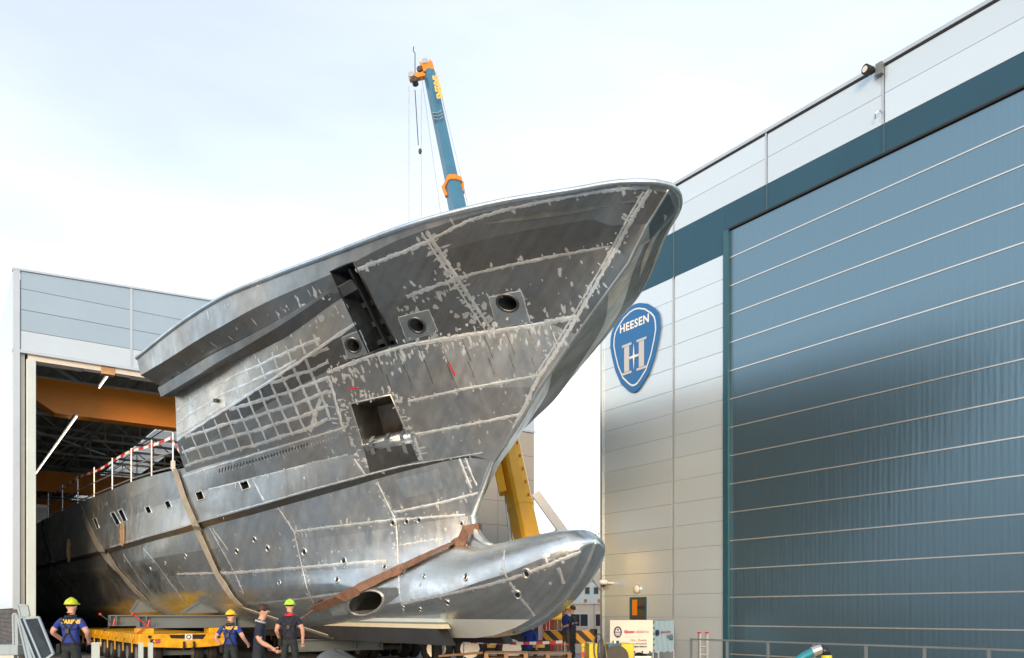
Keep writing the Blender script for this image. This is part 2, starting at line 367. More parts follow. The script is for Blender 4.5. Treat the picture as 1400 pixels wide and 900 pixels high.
# door
DX = XR + .03
door = thing('hangar_door', 'huge blue-grey metallic door of stacked horizontal panels in the right hall', 'door', (DX, 14.2, 0))
zj = [0.02] + [.505 + .731*k for k in range(15)] + [11.44]
for z0, z1 in zip(zj[:-1], zj[1:]):
    o = MB().box((DX - .03 , -9.0, z0 + .016), (DX + .02, 14.12, z1 - .016)).build('door_panel', 'door_sheet', door)
for z in zj[1:-1]:
    MB().box((DX - .042, -9.0, z - .014), (DX + .02, 14.12, z + .014)).build('joint_strip', 'door_strip', door)
MB().box((XR - .09, 14.13, 0), (XR + .055, 14.29, 11.46)).build('door_jamb', 'frame_teal', door)
MB().box((XR - .05, -9.0, 11.45), (XR + .05, 14.29, 11.497)).build('door_head', 'black', door)
# personnel door with bulkhead lamp, CCTV camera, floodlight, hook
pd = thing('personnel_door', 'dark personnel door with glazed top behind the tarpaulin trailer', 'door', on_x(873, 839, XR - .01))
a, b = on_x(862, 816, XR), on_x(884.5, 816, XR); y1, y0 = a.y, b.y; zt = 2.03
MB().box((XR - .02, y0 + .05, .02), (XR - .004, y1 - .05, zt - .05)).build('door_leaf', 'interior_dark', pd)
MB().box((XR - .035, y0, .02), (XR - .003, y0 + .05, zt)).build('frame', 'frame_teal', pd); MB().box((XR - .035, y1 - .08, .02), (XR - .003, y1, zt)).build('frame', 'frame_teal', pd)
MB().box((XR - .035, y0 + .05, zt - .05), (XR - .003, y1 - .08, zt)).build('frame', 'frame_teal', pd)
MB().box((XR - .026, y0 + .06, 1.30), (XR - .0205, y1 - .1, zt - .07)).build('window_pane', 'glass_dark', pd)
MB().box((XR - .0275, y0 + (y1-y0)*.55, 1.50), (XR - .0262, y1 - .1, zt - .07)).build('painted_window_glow', 'crane_orange', pd)  # orange panel paints the warm light in the window
MB().tube([(XR - .03, y1 - .13, 1.08), (XR - .09, y1 - .13, 1.08), (XR - .09, y1 - .25, 1.08)], .012).build('handle', 'chrome', pd)
c = on_x(872, 805.5, XR); lp_ = thing('bulkhead_lamp', 'round grey bulkhead lamp on the wall above the personnel door', 'lamp', c)
MB().cyl(c, c - Vector((.05, 0, 0)), .13, 20).build('lamp_base', 'trim_grey', lp_, smooth=False); MB().ell(c - Vector((.05, 0, 0)), .08, .11, .12).build('lamp_lens', 'offwhite', lp_, smooth=True)
c = on_x(838, 797, XR); cc = thing('cctv_camera', 'white dome security camera on the corner of the right hall', 'camera', c)
MB().bar(c, c - Vector((.35, 0, 0)), .05, .05).build('bracket', 'white', cc); MB().ell(c - Vector((.38, .0, -.01)), .15, .13, .09).build('housing', 'white', cc, smooth=True); MB().ell(c - Vector((.38, 0, .06)), .08, .08, .08).build('dome', 'glass_dark', cc, smooth=True)
c = on_x(1200, 99, XR); fl = thing('floodlight', 'round black siren lamp on the parapet of the right hall', 'lamp', c)
MB().box((c.x - .12, c.y - .16, c.z - .13), (c.x - .005, c.y - .02, c.z + .12)).build('bracket', 'steel_grey', fl)
MB().tube([(c.x - .12, c.y + .06, c.z + .02), (c.x - .32, c.y + .10, c.z)], [.08, .105], 18).build('lamp_body', 'black', fl, smooth=False)
MB().tube([(c.x - .321, c.y + .10, c.z), (c.x - .335, c.y + .102, c.z)], .065, 18).build('lamp_lens', 'offwhite', fl)
c = on_x(1206, 153, XR); hk = thing('wall_hook', 'small metal hook below the siren lamp on the right hall', 'hook', c)
MB().tube([c, c - Vector((.12, 0, 0)), c - Vector((.16, -.06, .06)), c - Vector((.10, -.1, .14))], .018, 6).build('hook', 'galv', hk)
# shield sign
Yl, Yr_, Zt_, Zb_ = 18.68, 16.57, 10.62, 8.02; XS = XR - .03
sg = thing('shield_sign', 'blue shield sign reading HEESEN with a silver H on the right hall', 'sign', (XS, (Yl + Yr_)/2, Zb_))
def shield(sc):
    ctrl = [(-1.0,.62),(-.985,.72),(-.93,.79),(-.80,.85),(-.5,.94),(-.2,.985),(0,.995),(.2,.985),(.5,.94),(.80,.85),(.93,.79),(.985,.72),(1.0,.62),(.93,.5),(.78,.32),(.55,.15),(.26,.045),(.12,.008),(0,0),(-.12,.008),(-.26,.045),(-.55,.15),(-.78,.32),(-.93,.5)]
    cy, cz = 0, .58; H_ = Zt_ - Zb_; W_ = (Yl - Yr_) / 2; out_ = []
    for (u, v) in ctrl:
        mx = (1 - sc) * .115
        u2 = u * (1 - mx / 1.05 * 1.0); v2 = cz + (v - cz) * (1 - mx * .80)
        out_.append((u2 * W_, v2 * H_))
    return out_
Ym = (Yl + Yr_) / 2
def sp(u, v, dx): return Vector((XS - dx, Ym - u, Zb_ + v))
MB().prism([sp(u, v, 0) for u, v in shield(1)], (-.03, 0, 0)).build('board', 'logo_blue', sg, bev=.01)
o1, o2 = shield(-.35), shield(-.75); n = len(o1)
MB().add([sp(u, v, .034) for u, v in o1] + [sp(u, v, .034) for u, v in o2], [(i, (i+1) % n, (i+1) % n + n, i + n) for i in range(n)]).build('border_line', 'logo_line', sg)
text('lettering', 'HEESEN', .33, 'white', sg, sp(0, 1.90, .036), (0, -1, 0), (0, 0, 1), .003, .008, 'CENTER', 1.12)
hv = .60; hw, hh = .48, .90
def rect(u0, u1, v0, v1, dx=.036): return [sp(u0, v0, dx), sp(u1, v0, dx), sp(u1, v1, dx), sp(u0, v1, dx)]
mb = MB()
for u in (-.31, .31):
    mb.prism(rect(u - .105, u + .105, hv + .08, hv + hh - .08), (-.008, 0, 0)); mb.prism(rect(u - .20, u + .20, hv, hv + .07), (-.0085, 0, 0)); mb.prism(rect(u - .20, u + .20, hv + hh - .07, hv + hh), (-.0085, 0, 0))
mb.prism(rect(-.2, .2, hv + .41, hv + .49), (-.0075, 0, 0)); mb.build('letter_h', 'logo_silver', sg)
pts = []
for i in range(8):
    r_ = .05 if i % 2 else (.36 if i % 4 == 0 else .30); an = math.pi/2 + i * math.pi/4
    pts.append(sp(r_ * math.cos(an) * .78, hv + .45 + r_ * math.sin(an), .048))
MB().prism(pts, (-.008, 0, 0)).build('compass_star', 'white', sg)

# ================================================================== left hall (open front)
YL = 32.0; HX0, HX1 = 2.12, 23.8
hl = thing('open_hall', 'pale blue-grey shipyard hall standing open with dark interior', 'building', (HX0, YL, 0))
xsp = [2.30, 5.75, 9.2, 12.65, 16.1, 19.55, 23.7]
def zr(x): return 13.02 + .055 * (min(x, 13) - 2.1) - .055 * max(0, x - 13)
for a, b in zip(xsp[:-1], xsp[1:]):
    for z0, z1 in ((11.05, 11.75), (11.75, 12.45)):
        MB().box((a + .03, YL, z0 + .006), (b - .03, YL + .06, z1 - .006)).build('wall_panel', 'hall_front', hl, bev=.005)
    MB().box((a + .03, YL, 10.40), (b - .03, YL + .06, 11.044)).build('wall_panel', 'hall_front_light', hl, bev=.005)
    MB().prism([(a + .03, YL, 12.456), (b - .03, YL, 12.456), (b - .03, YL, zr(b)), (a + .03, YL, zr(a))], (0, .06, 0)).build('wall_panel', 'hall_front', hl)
    MB().box((b - .04, YL - .03, 10.40), (b + .04, YL - .004, zr(b))).build('joint_cover', 'trim_grey', hl)
MB().box((HX0, YL - .05, 0.0), (HX0 + .19, YL + .1, zr(2.2))).build('corner_trim', 'trim_grey', hl)
for a, b in ((2.1, 13), (13, 23.8)):
    MB().prism([(a, YL - .06, zr(a) + .001), (b, YL - .06, zr(b) + .001), (b, YL - .06, zr(b) + .07), (a, YL - .06, zr(a) + .07)], (0, .3, 0)).build('roof_trim', 'trim_grey', hl)
MB().box((HX0, YL - .04, 10.30), (HX1, YL + .2, 10.397)).build('door_head', 'trim_grey', hl)
MB().box((2.55, YL + .1, 10.12), (19.4, YL + .6, 10.299)).build('door_track', 'offwhite', hl)
# right of the opening: beige cladding
zc = [0.02 + 1.14 * i for i in range(10)] 
for z0, z1 in zip(zc[:-1], zc[1:]):
    for a, b in ((19.5, 21.65), (21.65, 23.78)):
        MB().box((a + .01, YL, z0 + .006), (b - .01, YL + .06, min(z1, 10.29) - .006)).build('wall_panel', 'hall_panel_beige', hl, bev=.005)
MB().box((19.40, YL - .02, 0), (19.5, YL + .4, 10.29)).build('door_jamb', 'trim_grey', hl)
# left jamb column and rusty guide
MB().box((2.34, YL + .12, 0.0), (2.46, YL + .5, 10.3)).build('door_guide', 'offwhite', hl)
MB().box((2.50, YL - .03, 0.0), (2.78, YL + .34, 10.12)).build('jamb_column', 'jamb_mint', hl, bev=.015)
# left outer wall
for k in range(8):
    for z0, z1 in ((1.72, 5.4), (5.4, 9.1), (9.1, 12.95)):
        MB().box((HX0 - .03, YL + .1 + 7.4*k, z0 + .006), (HX0 + .05, YL + .1 + 7.4*(k+1) - .02, z1 - .006)).build('side_panel', 'hall_panel', hl)
for j in range(11):
    for i in range(14):
        off = .11 if j % 2 else 0
        MB().box((HX0 - .08, YL - .06 + .9*i - off + (.11 if i == 0 and off else 0), .0 + .155*j), (HX0 + .04, YL - .06 + .9*(i+1) - off - .014, .155*j + .143)).build('brick', 'brick_dark', hl)
for j in range(11):
    MB().box((HX0 - .08, YL - .075, .155*j), (HX0 + .3, YL - .061, .155*j + .143)).build('brick', 'brick_dark', hl)
# shell: roof, walls, back
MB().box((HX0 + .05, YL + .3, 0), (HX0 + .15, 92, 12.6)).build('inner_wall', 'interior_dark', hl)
MB().box((HX1 - .1, YL + .07, 0), (HX1, 92, 12.9)).build('outer_wall', 'hall_panel_beige', hl)
for (x0, x1, y0, y1) in ((2.2, 11.0, 32.1, 92), (11.0, 13.4, 32.1, 46), (13.4, 23.7, 32.1, 92)):
    mb = MB(); n = int((x1 - x0) / .3)
    A_, B_ = [], []
    for i in range(n + 1):
        x = x0 + (x1 - x0) * i / n; z = 12.75 + (.06 if i % 2 else 0); A_.append((x, y0, z)); B_.append((x, y1, z))
    mb.strip(A_, B_); mb.build('roof_deck', 'interior_grey', hl)
for k in range(12):
    MB().box((11.0, 46 + 3.8*k + .08, 12.76), (13.4, 46 + 3.8*(k+1), 12.78)).build('skylight_pane', 'pane', hl)
# back wall with windows
mb = MB(); wz = ((.9, 2.0), (2.1, 3.0)); 
mb.box((2.3, 92, 3.1), (23.7, 92.2, 12.9)); mb.box((2.3, 92, 0), (23.7, 92.2, .8))
edges = [2.3, 6.4, 7.9, 8.4, 9.9, 23.7]
for i in (0, 2, 4): mb.box((edges[i], 92, .8), (edges[i+1], 92.2, 3.1))
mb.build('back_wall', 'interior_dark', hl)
for x in (6.4, 8.4):
    mb = MB()
    for i in range(4): mb.box((x + .5*i - .03, 91.97, .8), (x + .5*i + .03, 91.99, 3.1))
    for z in (.85, 1.5, 2.2, 3.05): mb.box((x, 91.94, z - .04), (x + 1.5, 91.96, z + .04))
    mb.build('window_bars', 'interior_dark', hl); MB().box((x, 92.05, .8), (x + 1.5, 92.07, 3.1)).build('window_pane', 'pane', hl)
# roof trusses
for k in range(9):
    y = 34.2 + 5.2 * k; t = MB(); zb, zt2 = 11.0, 12.45
    t.bar((2.3, y, zb), (23.6, y, zb), .12, .12); t.bar((2.3, y, zt2), (23.6, y, zt2), .14, .14)
    nseg = 12
    for i in range(nseg):
        x0 = 2.3 + 21.3*i/nseg; x1 = 2.3 + 21.3*(i+1)/nseg
        t.bar((x0, y, zb), (x1, y, zt2), .06, .06) if i % 2 == 0 else t.bar((x0, y, zt2), (x1, y, zb), .06, .06)
        t.bar((x1, y, zb), (x1, y, zt2), .05, .05)
    t.build('roof_truss', 'interior_grey', hl)
for x in (3.2, 6.8, 14.0, 17.5, 21): MB().bar((x, 32.3, 10.92), (x, 91, 10.92), .10, .14).build('longitudinal_brace', 'interior_grey', hl)
for k in range(7):
    y = 36.8 + 7.4*k; MB().box((2.28, y - .18, 0), (2.62, y + .18, 11)).build('wall_column', 'interior_grey', hl)
for a, b in (((2.6, 34, 11.0), (9.5, 50, 12.4)), ((2.6, 47, 11.0), (9.5, 62, 12.4))): MB().bar(a, b, .10, .10).build('wind_brace', 'jamb_mint', hl)
# overhead travelling cranes
def bridge(y, zb, zt2, lab, wdt=.7):
    c = thing('overhead_crane', lab, 'crane', (2.6, y, zb), 'bridge cranes under the hall roof')
    MB().prism([(2.5, y, zt2 - .45), (2.9, y, zt2 - .75), (3.7, y, zb), (22.0, y, zb), (23.3, y, zt2 - .5), (23.4, y, zt2), (2.5, y, zt2)], (0, wdt, 0)).build('girder', 'crane_orange', c)
    MB().box((2.5, y - .08, zt2), (23.4, y + wdt + .08, zt2 + .05)).build('rail_plate', 'interior_grey', c)
    return c
bridge(35.2, 9.1, 10.35, 'orange bridge crane girder nearest the open hall front')
bridge(56.5, 8.9, 10.1, 'second orange bridge crane girder deep inside the hall')
bridge(68.5, 8.7, 9.9, 'farthest orange bridge crane girder deep inside the hall')
def tubel(p0, p1, label, r=.022):
    o = thing('tube_light', label, 'lamp', p0, 'fluorescent tube lights in the hall'); p0, p1 = Vector(p0), Vector(p1); n = max(1, int((p1 - p0).length / 2.6))
    for i in range(n):
        a, b = p0.lerp(p1, i/n), p0.lerp(p1, (i + .97)/n); MB().cyl(a, b, r, 8).build('tube', 'tube_light', o)
        MB().bar(a + Vector((0,0,.09)), b + Vector((0,0,.09)), .10, .06).build('housing', 'interior_grey', o)
    return o
p = on_d(105, 570, 31); q = on_d(37, 662, 47); q.x = p.x; q.z = p.z; q.y += 1
tubel(p, q, 'long row of lit tube lights below the roof left of the hull')
p = on_d(147, 515, 29.5); tubel(p, p + Vector((0, 1.9, 0)), 'short lit tube light just inside the hall door head')
c = on_d(146, 508, 29.2); MB().box((c.x - .2, c.y - .1, c.z - .12), (c.x + .25, c.y + .2, c.z + .13)).build('hoist_box', 'wood', hl)
MB().box((c.x - .75, c.y - .05, c.z - .12), (c.x - .22, c.y + .2, c.z + .1)).build('bracket_box', 'interior_dark', hl); MB().box((c.x + .27, c.y - .05, c.z - .12), (c.x + .75, c.y + .2, c.z + .1)).build('bracket_box', 'interior_dark', hl)

# ================================================================== unseen dark hall, added for the big door and the plating to mirror
nb_ = thing('added_dark_hall', 'unseen dark grey hall added across the yard for the big door to mirror', 'building', (-52, 0, 0))
MB().box((-90, -2, 0), (-52.1, 150, 15)).build('hall_body', 'interior_dark', nb_)
for k in range(19):
    for z0, z1 in ((.1, 5), (5, 10), (10, 14.9)): MB().box((-52.1, -2 + 8*k + .03, z0 + .02), (-52, -2 + 8*(k+1) - .03, z1 - .02)).build('wall_panel', 'steel_grey', nb_)
MB().box((-90.2, -2.2, 15), (-51.8, 150.2, 15.3)).build('roof_edge', 'trim_grey', nb_)
for k in range(5): MB().box((-52, 12 + 26*k, .1), (-51.94, 20 + 26*k, 7.5)).build('gate', 'frame_teal', nb_)
# ================================================================== the yacht hull
TH = R(2.0); PX0, PY0 = 9.85, 16.0; CT, ST = math.cos(TH), math.sin(TH)
def W(x, y, z): return Vector((PX0 + x*CT - y*ST, PY0 + x*ST + y*CT, z))           # x to port, y aft, z up
def toL(X, Y): dx, dy = X - PX0, Y - PY0; return dx*CT + dy*ST, -dx*ST + dy*CT
def solve(px, py, hb):
    """where the line of sight meets the vertical sheet at half breadth hb(y)"""
    r = ray(px, py); lo, hi = 6.0, 90.0
    for _ in range(50):
        t = (lo + hi) / 2; x, y = toL(r.x*t, r.y*t)
        if x + hb(y) > 0: hi = t
        else: lo = t
    x, y = toL(r.x*lo, r.y*lo); return y, CAMZ + r.z*lo
YE = 50.0
def I(tab):
    """smooth monotone curve through the offsets"""
    xs = np.array([a for a, _ in tab], float); ys = np.array([b for _, b in tab], float); n = len(xs)
    h = np.diff(xs); d = np.diff(ys) / h; m_ = np.zeros(n); m_[0], m_[-1] = d[0], d[-1]
    for i in range(1, n - 1):
        if d[i-1] * d[i] > 0: w1, w2 = 2*h[i] + h[i-1], h[i] + 2*h[i-1]; m_[i] = (w1 + w2) / (w1/d[i-1] + w2/d[i])
    def f(y):
        if y <= xs[0]: return float(ys[0])
        if y >= xs[-1]: return float(ys[-1])
        i = int(np.searchsorted(xs, y) - 1); t = (y - xs[i]) / h[i]
        return float((2*t**3-3*t*t+1)*ys[i] + (t**3-2*t*t+t)*h[i]*m_[i] + (3*t*t-2*t**3)*ys[i+1] + (t**3-t*t)*h[i]*m_[i+1])
    return f
AFT = [(14, 4.35), (20, 4.7), (28, 5.0), (36, 5.1), (50, 4.7)]
def aft(d): return [(a, b + d) for a, b in AFT]
# sheer: level bulwark top, plan form from the photo
ZS = 8.55
sheer_px = [(890,247),(840,249),(790,254),(740,262),(685,273),(630,285),(560,305),(505,324),(450,345),(375,373),(300,405),(240,444),(185,488)]
sh = []
for px, py in sheer_px:
    r = ray(px, py); t = (float(np.interp(px, [300, 450, 560, 630, 740], [8.55, 8.56, 8.65, 8.72, 8.8])) - CAMZ) / r.z; x, y = toL(r.x*t, r.y*t); sh.append((y, -x))
sh.sort()
YST = -6.28
sheer_tab = [(YST, 0.0), (-6.22, .22), (-6.06, .47), (-5.8, .74)] + [(y, h) for y, h in sh if y > -5.5]
zs_t = I([(-6.3, 8.72), (-5.4, 8.75), (-4.6, 8.752), (-3.4, 8.68), (-2.3, 8.60), (-.5, 8.51), (3, 8.50), (9, 8.50)]); ZSH = lambda y: zs_t(y)
YU = 8.3                                             # aft end of the raised foredeck block
lines = {}
def line(key, ys, zs, hbtab, px=None, zt=None):
    hb0 = I(hbtab); hb = hb0
    if key not in ('K', 'S3', 'S2', 'S1', 'C9'):
        hb = lambda y: max(.02, hb0(y) - .15)
        while hb0(ys) < .17: ys += .01
    if px:
        pts = sorted(solve(a, b, hb) for a, b in px); zz = [(ys, zs)] + [p for p in pts if p[0] > ys + .25] + (zt or [])
    else: zz = zt
    lines[key] = (ys, hb, I(zz)); return zz
line('K', -0.3, 1.0, [(-.3,.2),(3,.3),(8,.7),(14,1.2),(20,2.0),(50,2.2)], zt=[(-1,1.02),(50,1.02)])
line('S3', -0.3, 1.95, [(-.3,.3),(0,.7),(1.5,1.3),(3,1.75),(5,2.2),(8.3,2.75),(14,3.25),(20,3.75),(30,4.0),(50,3.6)], zt=[(-.3,1.95),(3,1.97),(8.3,1.83),(50,1.75)])
line('S2', -0.3, 2.75, [(-.3,.12),(0,.36),(1.5,1.15),(3,1.8),(5,2.42),(8.3,3.2),(14,3.85),(20,4.25),(30,4.5),(50,4.2)], zt=[(-.3,2.75),(3,2.62),(8.3,2.64),(14,2.8),(50,2.8)])
line('S1', -0.45, 3.75, [(-.45,.02),(0,.32),(1.5,1.15),(3,1.9),(5,2.65),(8.3,3.52),(14,4.1),(20,4.48),(30,4.78),(50,4.45)], zt=[(-.45,3.75),(1,3.6),(3,3.42),(8.3,3.32),(14,3.25),(50,3.2)])
A_px = [(640,623),(546,640),(480,657),(420,673),(350,693),(292,709),(240,724),(200,735),(149,750),(110,760)]
Atab = [(-1.5,.02),(-1,.33),(0,.98),(1.5,1.88),(3,2.58),(5,3.28),(8.3,4.02)] + aft(.05)
line('A', -1.5, 4.83, Atab, A_px)
za = lines['A'][2]
line('AL', -1.5, 4.80, [(-1.5,.0),(-1,.30),(0,.90),(1.5,1.72),(3,2.38),(5,3.07),(8.3,3.81)] + aft(-.15), zt=[(y, za(y)-.03-.07*min(1,max(0,(y+1.5)/4))) for y in np.linspace(-1.5, 50, 60)])
line('M', -2.45, 5.52, [(-2.45,.02),(-2,.25),(-1,.80),(0,1.42),(1.5,2.12),(3,2.68),(5,3.3),(8.3,4.0)] + aft(.03), [(717,567),(640,582),(564,595),(479,622),(420,635),(350,653),(279,671)], zt=[(14,4.72),(50,4.6)])
line('D5', -3.2, 6.1, [(-3.2,.02),(-2.7,.24),(-1.5,.98),(0,1.9),(1.5,2.58),(3,3.08),(5,3.5),(8.3,3.95)] + aft(0), [(735,514),(640,532),(552,550),(480,575),(420,597),(360,615),(300,632),(250,648)], zt=[(14,5.35),(50,5.3)])
line('B', -4.3, 6.85, [(-4.3,.02),(-4,.14),(-3,.62),(-1.5,1.62),(0,2.62),(1.5,3.25),(3,3.66),(5,3.93),(8.3,4.10)], [(790,432),(737,442),(650,454),(560,470),(500,488),(447,508),(380,545),(310,586),(249,624)])
line('C7', -5.6, 7.75, [(-5.6,.02),(-5,.36),(-4,.98),(-2.5,2.18),(-1,2.88),(1,3.52),(3,3.88),(5,4.06),(8.3,4.2)], [(835,337),(740,354),(640,375),(535,413),(478,448),(422,486),(360,527),(305,562),(246,600)])
st = I(sheer_tab)
line('C9', -6.2, 8.62, [(y+.07*(1 if y < -5.8 else 0), max(0, h-.10)) for y, h in sheer_tab], [(890,256),(840,258),(740,275),(690,284),(640,296),(590,312),(545,328),(500,350),(452,375),(369,411),(300,448),(245,481),(191,514)])
line('W8', -3, 8.0, [(-3,2.6),(-1,3.3),(1,3.8),(3,4.04),(5,4.15),(8.3,4.24)], [(478,431),(407,452),(360,474),(299,501),(235,542)])
def c8(y, i):                                       # forward: halfway up the flare; aft: head of the upright side wall
    t = max(0, min(1, (y + .6) / 2.2)); t = t*t*(3 - 2*t); u = .55
    return (lines['C7'][i](y) * (1-u) + lines['C9'][i](y) * u) * (1 - t) + lines['W8'][i](y) * t
YC8 = -5.76
lines['C8'] = (YC8, lambda y: c8(y, 1) if y > YC8 + .5 else max(.02, .02 + (c8(YC8 + .5, 1) - .02) * max(0, y - YC8) / .5), lambda y: c8(y, 2))
lines['C10'] = (YST, st, ZSH)
line('DK', 7.6, 5.78, [(7.6,3.9),(8.3,3.98)] + aft(.02), zt=[(7.6,5.62),(14,5.85),(24,5.85),(50,5.7)])
NW = 120
def lp(key, w, ye):
    ys, hb, z = lines[key]; y = ys + (ye - ys) * w; return Vector((-hb(y), y, z(y)))
def catm(p0, p1, p2, p3, t):
    return .5 * ((2*p1) + (p2-p0)*t + (2*p0-5*p1+4*p2-p3)*t*t + (3*p1-p0-3*p2+p3)*t**3)
BANDS = [('K','S3',4,YE,'alu_low_lit'),('S3','S2',4,YE,'alu_low_lit'),('S2','S1',5,YE,'alu_low_lit'),('S1','AL',6,YE,'alu_low_lit'),('AL','A',1,YE,'alu_dark'),  # step underside takes the dark copy as painted shade
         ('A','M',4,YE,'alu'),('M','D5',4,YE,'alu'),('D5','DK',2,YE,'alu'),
         ('D5','B',5,YU,'alu'),('B','C7',5,YU,'alu_flare_shaded'),('C7','C8',4,YU,'alu_wall_lit'),('C8','C9',4,YU,'alu_flare_shaded'),('C9','C10',2,YU,'alu')]
low = ['K','S3','S2','S1','AL']
def grid(k0, k1, m, ye):
    rows = []; ws = [(i / NW) ** 1.7 for i in range(NW + 1)]
    if k1 == 'DK': ws = [i / NW for i in range(NW + 1)]
    for j in range(m + 1):
        f = j / m; row = []
        for w_ in ws:
            if k1 == 'DK':
                y = 7.6 + (ye - 7.6) * w_; a = Vector((-lines['D5'][1](y), y, lines['D5'][2](y))); b = Vector((-lines['DK'][1](y), y, lines['DK'][2](y)))
            else: a, b = lp(k0, w_, ye), lp(k1, w_, ye)
            if k0 in low and k1 in low:
                i0 = low.index(k0); p0 = lp(low[max(i0-1, 0)], w_, ye); p3 = lp(low[min(i0+2, 4)], w_, ye); p = catm(p0, a, b, p3, f)
            else: p = a.lerp(b, f)
            p.x = min(p.x, -.01); row.append(p)
        rows.append(row)
    return rows
GR = [grid(a, b, m, ye) for a, b, m, ye, _ in BANDS]
def gridmesh(g, s=1):
    n = len(g[0]); V = [W(p.x * s, p.y, p.z) for row in g for p in row]
    Fc = [((j*n+i, (j+1)*n+i, (j+1)*n+i+1, j*n+i+1) if s > 0 else (j*n+i, j*n+i+1, (j+1)*n+i+1, (j+1)*n+i)) for j in range(len(g)-1) for i in range(n-1)]
    return V, Fc
STEM = [(lines[k][0], lines[k][2](lines[k][0])) for k in ('S1','AL','M','D5','B','C7','C8','C9')] + [(YST, ZSH(YST)-.02)]
# ---- bulbous forefoot
def bsec(y):
    ys = [-4.78,-4.72,-4.5,-4.1,-3.4,-2.5,-1.2,0,1.5,3,5]
    if y < 0: y = y / .93
    t = max(0, min(1, (y + 4.78) / 2.9))
    wd = 1.14 * math.sqrt(max(0, 1 - (1 - t) ** 2.0))
    zt = float(np.interp(y, [-4.78,-4.4,-3.9,-3.2,-2.2,-1.2,-.6,0,1.2,2.5,5], [2.93,3.13,3.16,3.12,3.05,3.02,3.05,3.12,3.15,2.9,2.6]))
    zb = float(np.interp(y, [-4.78,-4.6,-4.3,-3.9,-3.3,-2.6,-1.8,-1,0,5], [2.86,2.55,2.2,1.86,1.52,1.28,1.1,1.02,1.0,1.0]))
    zm = float(np.interp(y, [-4.78,-4,-3.2,-1.5,0,2,5], [2.88,2.55,2.3,2.02,1.86,1.72,1.6]))
    zm = min(max(zm, zb + .02), zt - .02); return wd, zt, zb, zm
BY = [-4.4454 + 8.8 * (i / 60) ** 1.9 for i in range(61)]
def bulb_rows(up, s=1):
    rows = []
    for j in range(11):
        row = []
        for y in BY:
            wd, zt, zb, zm = bsec(y); f = j / 10
            if up: a = f * math.pi / 2; x = wd * math.cos(a) ** .9 if f < 1 else 0.0; z = zm + (zt - zm) * math.sin(a)
            else: x = (wd * (1 - f) + min(.28, wd) * f) * (1 + .14 * math.sin(math.pi * f)); z = zm + (zb - zm) * f
            row.append(Vector((-x, y, z)))
        rows.append(row)
    return rows
BU, BL = bulb_rows(True), bulb_rows(False)
allV, allF = [], []
for g in GR + [BU]:
    V, Fc = gridmesh(g); o = len(allV); allV += V; allF += [tuple(i + o for i in f) for f in Fc]
V, Fc = gridmesh(BL[::-1]); o = len(allV); allV += V; allF += [tuple(i + o for i in f) for f in Fc]
BVH = BVHTree.FromPolygons([tuple(v) for v in allV], allF)
CAMP = Vector((0, 0, CAMZ))
def hit(px, py):
    d = ray(px, py).normalized(); h, nrm, _, _ = BVH.ray_cast(CAMP, d)
    if h is None: return None
    if nrm.dot(d) > 0: nrm = -nrm
    return h, nrm
def hits(poly, step=4.0):
    out_ = []
    for (a, b), (c, d) in zip(poly[:-1], poly[1:]):
        n = max(1, int(math.hypot(c-a, d-b) / step))
        for i in range(n):
            h = hit(a + (c-a)*i/n, b + (d-b)*i/n)
            if h: out_.append(h)
    h = hit(*poly[-1])
    if h: out_.append(h)
    return out_

ship = thing('yacht_hull', 'bare aluminium yacht hull with bulbous bow rolling out of the hall', 'yacht', (PX0, PY0, 0))
# ---- shell plates, cut along the butt seams
CUTS = {1: [((413,776),(425,817)), ((543,770),(547,812)), ((321,783),(340,830)), ((205,792),(240,835))],
        2: [((402,727),(413,776)), ((541,700),(543,770)), ((290,722),(321,783)), ((195,748),(232,790)), ((120,750),(150,800))],
        3: [((380,692),(402,727)), ((515,655),(541,700)), ((628,627),(645,670)), ((272,722),(290,750)), ((165,755),(190,790)), ((100,765),(118,790))],
        5: [((346,655),(361,687)), ((483,626),(500,652)), ((566,600),(578,630)), ((706,585),(697,603)), ((262,690),(272,712)), ((125,710),(140,745))],
        6: [((470,588),(480,620)), ((556,560),(566,592)), ((728,540),(714,566)), ((346,630),(350,650)), ((180,690),(186,705))],
        8: [((447,512),(470,592)), ((600,468),(626,530)), ((783,445),(740,512))],
        9: [((625,380),(672,450)), ((843,340),(792,430)), ((480,452),(500,486)), ((360,530),(372,548))],
        10: [((604,350),(623,378)), ((868,295),(846,334)), ((492,425),(500,440))],
        11: [((592,330),(602,348)), ((884,262),(870,292)), ((340,450),(346,462))],
        12: [((358,391),(366,410)), ((583,312),(588,324)), ((891,250),(889,254))]}
plates = []
for g_, mt_ in ((BU, 'alu_bulb_lit'), (BL[::-1], 'alu_low_lit')):
    V, Fc = gridmesh(g_); bm = bmesh.new(); vv = [bm.verts.new(v) for v in V]
    for f in Fc: bm.faces.new([vv[i] for i in f])
    bmesh.ops.remove_doubles(bm, verts=bm.verts[:], dist=.0005)
    if g_ is BU: plates.append((bm, mt_, -1)); continue
    c = bm.copy()
    bmesh.ops.bisect_plane(bm, geom=bm.verts[:]+bm.edges[:]+bm.faces[:], plane_co=(0,0,1.43), plane_no=(0,0,1), clear_inner=True)
    bmesh.ops.bisect_plane(c, geom=c.verts[:]+c.edges[:]+c.faces[:], plane_co=(0,0,1.43), plane_no=(0,0,1), clear_outer=True)
    plates += [(bm, mt_, -1), (c, 'primer', -2)]
